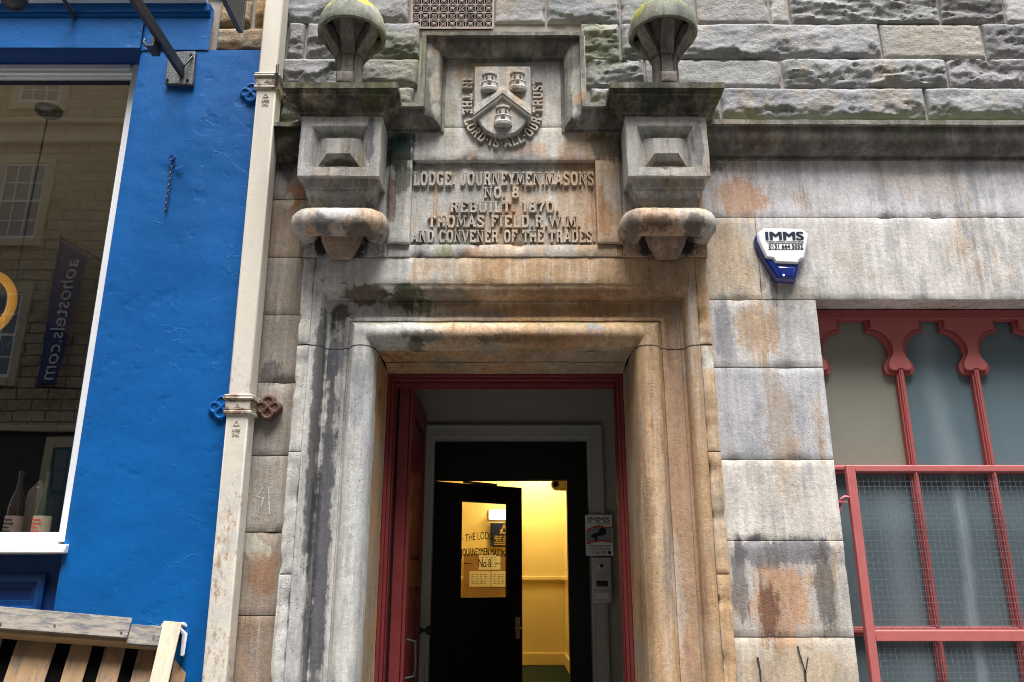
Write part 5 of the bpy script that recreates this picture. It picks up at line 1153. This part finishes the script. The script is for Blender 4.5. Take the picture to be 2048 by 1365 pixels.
t = MB(); t.lathe([(.0, 0), (.03, .004), (.055, .025), (.065, .05), (.06, .07)], (lx2, -.55, lzb2), 20, cap=False); t.lathe([(.07, .22), (.075, .23), (.04, .28), (.01, .30), (0, .30)], (lx2, -.55, lzb2), 20, cap=False); t.tube([(lx2, -.55, lzb2 + .3), (lx2, -.5, lzb2 + .36), (lx2, -.2, lzb2 + .38), (lx2, .0, lzb2 + .34)], .012, 8)
for q in range(4): t.tube([(lx2 + .06 * math.cos(R(45 + 90 * q)), -.55 + .06 * math.sin(R(45 + 90 * q)), lzb2 + .06), (lx2 + .07 * math.cos(R(45 + 90 * q)), -.55 + .07 * math.sin(R(45 + 90 * q)), lzb2 + .225)], .005, 5)
t.build('housing', M['iron'], ln)
t = MB(); t.lathe([(.054, .06), (.064, .225)], (lx2, -.55, lzb2), 20, cap=False); t.build('glass', M['clear'], ln)
chx, chz = P(346, 318, YB - .01); chx2, chz2 = P(335, 425, YB - .01)
ch = empty('wall_chain', (chx, YB, chz), 'thin dark blue chain hanging from an eye bolt on the blue wall', 'chain')
t = MB(); t.tube([(chx + .016 * math.cos(R(q)), YB - .02, chz + .016 * math.sin(R(q))) for q in range(0, 360, 30)], .005, 6, closed=True); t.lathe([(0, -.02), (.006, -.02), (.006, .01)], (chx, YB, chz), 8, axis='y', cap=False); t.build('eye_bolt', M['blue_dark'], ch)
t = MB(); nlk = 17; lh = (chz - .014 - chz2) / nlk
for k in range(nlk):
    zc = chz - .014 - lh * (k + .5); sw_ = chx + (chx2 - chx) * .0 + .0015 * math.sin(k * 1.3)
    pts = []
    for q in range(0, 360, 36):
        a_ = lh * .30 * math.cos(R(q)); b_ = lh * .68 * math.sin(R(q)); pts.append((sw_ + (a_ if k % 2 else 0), YB - .014 - (0 if k % 2 else a_), zc + b_))
    t.tube(pts, .0028, 5, closed=True)
t.build('links', simple('chain_blue', (.01, .04, .12), .5, .4, .5, 90), ch)
t = MB(); t.add([(chx + .012, YB - .006, chz - .05), (chx + .07, YB - .02, chz - .045), (chx + .05, YB - .026, chz - .065), (chx + .018, YB - .008, chz - .068)], [(0, 1, 2, 3)]); t.build('paint_flake', M['blue_wood'], ch)

# ---- pallet leaning on the blue wall
U = Vector((-.037, .38, .924)).normalized()
y0p = -.34; P0 = Vector((PX(0, 1222, y0p), y0p, PZ(1222, y0p)))
best = None
for k in range(-200, 201):
    yy = y0p + k * .002; q = Vector((PX(368, 1254, yy), yy, PZ(1254, yy))) - P0
    if best is None or abs(q.dot(U)) < best[0]: best = (abs(q.dot(U)), q)
RT = best[1]; RL = RT.length; RT = RT.normalized(); NV = U.cross(RT).normalized()
MP = Matrix(((RT.x, NV.x, U.x, P0.x), (RT.y, NV.y, U.y, P0.y), (RT.z, NV.z, U.z, P0.z), (0, 0, 0, 1)))   # x along the top, y away from the street, z up the boards
if NV.y < 0: print('pallet normal flips')
bot = -(P0.z) / U.z
pl = empty('pallet', P0 + U * bot, 'weathered timber pallet leaning against the blue wall', 'pallet')
def plank(nm, x0, x1, y0, y1, z0, z1, mat_):
    t = MB(); n_ = 10; vs = []
    L_ = (x1 - x0) > (z1 - z0)
    for i in range(n_ + 1):
        u = i / n_; wob = lambda s: .004 * mn.noise(Vector((u * 5, s * 7.1, x0 * 3 + z0 * 5)))
        if L_: ring_ = [(x0 + (x1 - x0) * u, y0 + wob(1), z0 + wob(2)), (x0 + (x1 - x0) * u, y1 + wob(1), z0 + wob(3)), (x0 + (x1 - x0) * u, y1 + wob(4), z1 + wob(5)), (x0 + (x1 - x0) * u, y0 + wob(4), z1 + wob(6))]
        else: ring_ = [(x0 + wob(1), y0 + wob(2), z0 + (z1 - z0) * u), (x1 + wob(3), y0 + wob(2), z0 + (z1 - z0) * u), (x1 + wob(4), y1 + wob(5), z0 + (z1 - z0) * u), (x0 + wob(6), y1 + wob(5), z0 + (z1 - z0) * u)]
        vs += ring_
    fs = [(i * 4 + j, i * 4 + (j + 1) % 4, (i + 1) * 4 + (j + 1) % 4, (i + 1) * 4 + j) for i in range(n_) for j in range(4)] + [(0, 1, 2, 3), tuple(range(n_ * 4, n_ * 4 + 4))]
    t.add(vs, fs)
    o = t.build(nm, mat_, None, bevel=.003); off = world_off(pl)
    o.matrix_basis = Matrix.Translation(-off) @ MP; o.parent = pl; return o
bl = bot + .03
for k, z in enumerate((-.095, -.56, -.92)):
    plank('bottom_board', -1.0, RL * .70 if k == 0 else RL - .075, -.001, .021, z + (.022 if k == 0 else 0), z + .092 + (.022 if k == 0 else 0), M['wood_grey'])
    if k == 0: plank('bottom_board', RL * .70 + .004, RL - .078, .004, .024, z, z + .090, M['wood_grey'])
plank('bottom_board', -1.0, RL - .078, -.001, .021, -.385, -.292, M['wood_grey'])
for zz_n in (-.05, -.335):
    for xn in (RL * .66, RL * .3, RL - .12, .02):
        t = MB(MP); t.lathe([(0, -.0035), (.0045, -.003), (.005, .0)], (xn, -.004, zz_n + rnd.uniform(-.015, .015)), 8, axis='y', cap=False); t.build('nail', M['rust'], pl)
plank('end_board', RL - .092, RL - .012, -.024, -.002, bl, .012, M['wood_pale'])
plank('bearer', -1.0, RL - .02, .024, .104, -.085, -.020, M['wood'])
plank('bearer', -1.0, RL - .02, .024, .104, bl + .4, bl + .49, M['wood'])
xq = RL - .085
plank('slat', RL - .012, RL + .055, .108, .128, bl, -.025, M['wood_up'])
for wv, gp in ((.090, .055), (.085, .055), (.085, .060), (.155, .060), (.10, .06), (.09, .06), (.09, .06), (.12, .06), (.09, .06)):
    plank('slat', xq - wv, xq, .108, .128, bl, .0, M['wood_up']); xq -= wv + gp
plank('dark_gap_sheet', -1.0, RL - .09, .130, .133, bl, -.02, simple('black_gap_sheet', (.004, .004, .0045), .95, .02))  # black sheet added behind the slats so the gaps come out black
plank('end_block', RL - .10, RL - .015, .022, .104, -.022, .016, M['wood'])
t = MB(); 
pts = [(RL - .06, .01, .02), (RL - .01, .03, .022), (RL + .02, .06, .018), (RL + .045, .09, .0), (RL + .03, .1, -.10), (RL + .02, .06, -.11), (RL + .01, .05, -.02), (RL - .03, .02, .014)]
pts = [MP @ Vector(q) for q in pts]; t.tube(pts, [.004, .010, .014, .012, .006, .009, .012, .004], 7); t.jitter(.008, 30); t.build('plastic_scrap', M['wrap'], pl)

# ------------------------------------------------------------------ houses across the street (seen in the shop glass)
YO = -14.0
opp = empty('terraced_building', (0, YO, 0), 'tall brown stone terrace with white sash windows across the street', 'building')
g = G('opposite_rubble', .9, .2)
bv = g.n('CombineXYZ', i0=g.xyz(g.P)[0], i1=g.xyz(g.P)[2], i2=0.)
bt = g.t.nodes.new('ShaderNodeTexBrick'); g.put(bt.inputs['Vector'], g.n('VectorMath', attrs={'operation': 'ADD'}, i0=bv, i1=g.scl(g.n('TexNoise', 1, Vector=g.P, Scale=1.3, Detail=3.), (.22, .08, 0))))
bt.inputs['Scale'].default_value = 1.0; bt.inputs['Brick Width'].default_value = .72; bt.inputs['Row Height'].default_value = .27; bt.inputs['Mortar Size'].default_value = .018; bt.offset_frequency = 2
bt.inputs['Color1'].default_value = (.60, .49, .34, 1); bt.inputs['Color2'].default_value = (.50, .41, .28, 1); bt.inputs['Mortar'].default_value = (.22, .18, .13, 1)
c = g.mix(g.mr(g.noise(1.6, 7, .75), .45, .75, 0, .75), bt.outputs[0], (.16, .13, .09)); 
h = g.mth('ADD', g.mth('MULTIPLY', bt.outputs[1], -1.), g.noise(3.5, 6, .7))
mat_o = g.out(Base_Color=c, Normal=g.bump(h, 1., .12))
om = simple('opposite_dressed_stone', (.58, .49, .34), .9, .2, .12, 2)
dk = simple('dark_shopfront', (.03, .03, .035), .5); gl_o = simple('sash_glass', (.10, .13, .16), .05, .8, .3, 1)
t = MB(); t.box(-34, 26, YO - 3, YO, 4.9, 19); t.build('wall', mat_o, opp, smooth=False)
t = MB(); t.box(-34, 26, YO - 3, YO - .02, 0, 4.9); t.build('ground_floor_wall', simple('sooty_ground_floor', (.075, .07, .065), .9, .2, .4, 1.5, bmp=1., bs=3, bd=.1), opp, smooth=False)
t = MB(); t.box(-34, 26, YO, YO + .16, 12.35, 12.6); t.box(-34, 26, YO, YO + .10, 12.95, 13.1); t.box(-34, 26, YO, YO + .12, 4.85, 5.0); t.box(-34, 26, YO, YO + .25, 18.8, 19.1); t.build('string_course', om, opp, bevel=.03)
t = MB(); t.add([(-34, YO + .2, 19.1), (26, YO + .2, 19.1), (26, YO - 3, 22), (-34, YO - 3, 22)], [(0, 1, 2, 3)]); t.build('roof', simple('slate_roof', (.06, .065, .08), .7, .3, .3, 3), opp, smooth=False)
def sash(cx_, z0, wdt, hgt, fm, lower=False):
    t = MB(); x0, x1, z1 = cx_ - wdt / 2, cx_ + wdt / 2, z0 + hgt
    t.box(x0 - .2, x0, YO - .01, YO + .05, z0 - .2, z1 + .25); t.box(x1, x1 + .2, YO - .01, YO + .05, z0 - .2, z1 + .25); t.box(x0, x1, YO - .01, YO + .05, z1, z1 + .25); t.box(x0, x1, YO - .01, YO + .09, z0 - .2, z0)
    wdw = t.build('window', om, opp, smooth=False)
    t = MB(); f_ = .06
    t.box(x0, x0 + f_, YO - .005, YO + .02, z0, z1); t.box(x1 - f_, x1, YO - .005, YO + .02, z0, z1); t.box(x0, x1, YO - .005, YO + .021, z1 - f_, z1); t.box(x0, x1, YO - .005, YO + .03, z0, z0 + .1); t.box(x0, x1, YO - .005, YO + .026, z0 + hgt * .5 - .035, z0 + hgt * .5 + .035)
    for q in (1, 2): t.box(x0 + wdt * q / 3 - .018, x0 + wdt * q / 3 + .018, YO - .005, YO + .015, z0, z1)
    for q in (.25, .75): t.box(x0, x1, YO - .005, YO + .014, z0 + hgt * q - .016, z0 + hgt * q + .016)
    t.build('frame', fm, wdw, smooth=False)
    t = MB(); t.box(x0 + .01, x1 - .01, YO + .001, YO + .006, z0 + .01, z1 - .01); t.build('glass', gl_o, wdw, smooth=False)
tealf = simple('teal_frame', (.05, .13, .16), .5)
for k in range(-3, 7):
    for z0, hh in ((6.15, 2.1), (9.7, 2.1), (13.55, 1.7), (16.3, 1.5)):
        if -34 < -12.45 + 3.7 * k < 25: sash(-12.45 + 3.7 * k, z0, 1.12, hh, M['white'])
    sash(-10.0 + 3.7 * k, 2.4, 1.1, 2.1, tealf)
    t = MB(); t.box(-11.9 + 3.7 * k - .7, -11.9 + 3.7 * k + .45, YO - .02, YO + .06, 0, 2.9); t.build('shop_door', dk, opp, bevel=.01)
for k in range(6):
    t = MB(); xx = -28 + 9.5 * k; t.box(xx - .9, xx + .9, YO - 2.6, YO - 1.6, 20.2, 22.6); t.build('chimney', om, opp, bevel=.03)
bn = empty('banner', (-10.6, YO + .35, 7.5), 'tall narrow purple blue hostel banner hanging on the terrace across the street', 'banner')
bx0, bx1 = -10.95, -10.25; yb_ = YO + .4
tz = [(bx0 + (bx1 - bx0) * u, z + .12 * math.sin(u * 3.14)) for z, us in ((9.35, (0,)),) for u in us]
t = MB(); grid(t, (bx0 - .02, yb_, 5.85), (bx1 - .25, yb_ + .05, 5.85), (bx1, yb_, 9.0), (bx0 - .08, yb_, 9.55), 6, 30); t.jitter(.01, 1.2); cl_ = t.build('cloth', simple('purple_banner_cloth', (.075, .08, .19), .8, .2, .1, 3), bn)
sm_ = cl_.modifiers.new('thick', 'SOLIDIFY'); sm_.thickness = .006
t = MB(); text_mb(t, 'aohostels.com', 0, 2.95, 0, .34, 0, .004, mp=lambda x, y, z: (-10.48 - z * 1.0 - .055 * x + .06, yb_ + .058 - y, 8.93 - x)); t.build('lettering', M['signwhite'], bn, smooth=False)
t = MB(); t.tube([(bx1 + .75, YO, 8.75), (bx0 - .1, yb_ + .02, 9.6)], .02, 6); t.tube([(bx1 + .6, YO, 5.85), (bx0, yb_ + .02, 5.83)], .02, 6); t.build('pole', M['iron'], bn)
print('objects', len(bpy.data.objects))
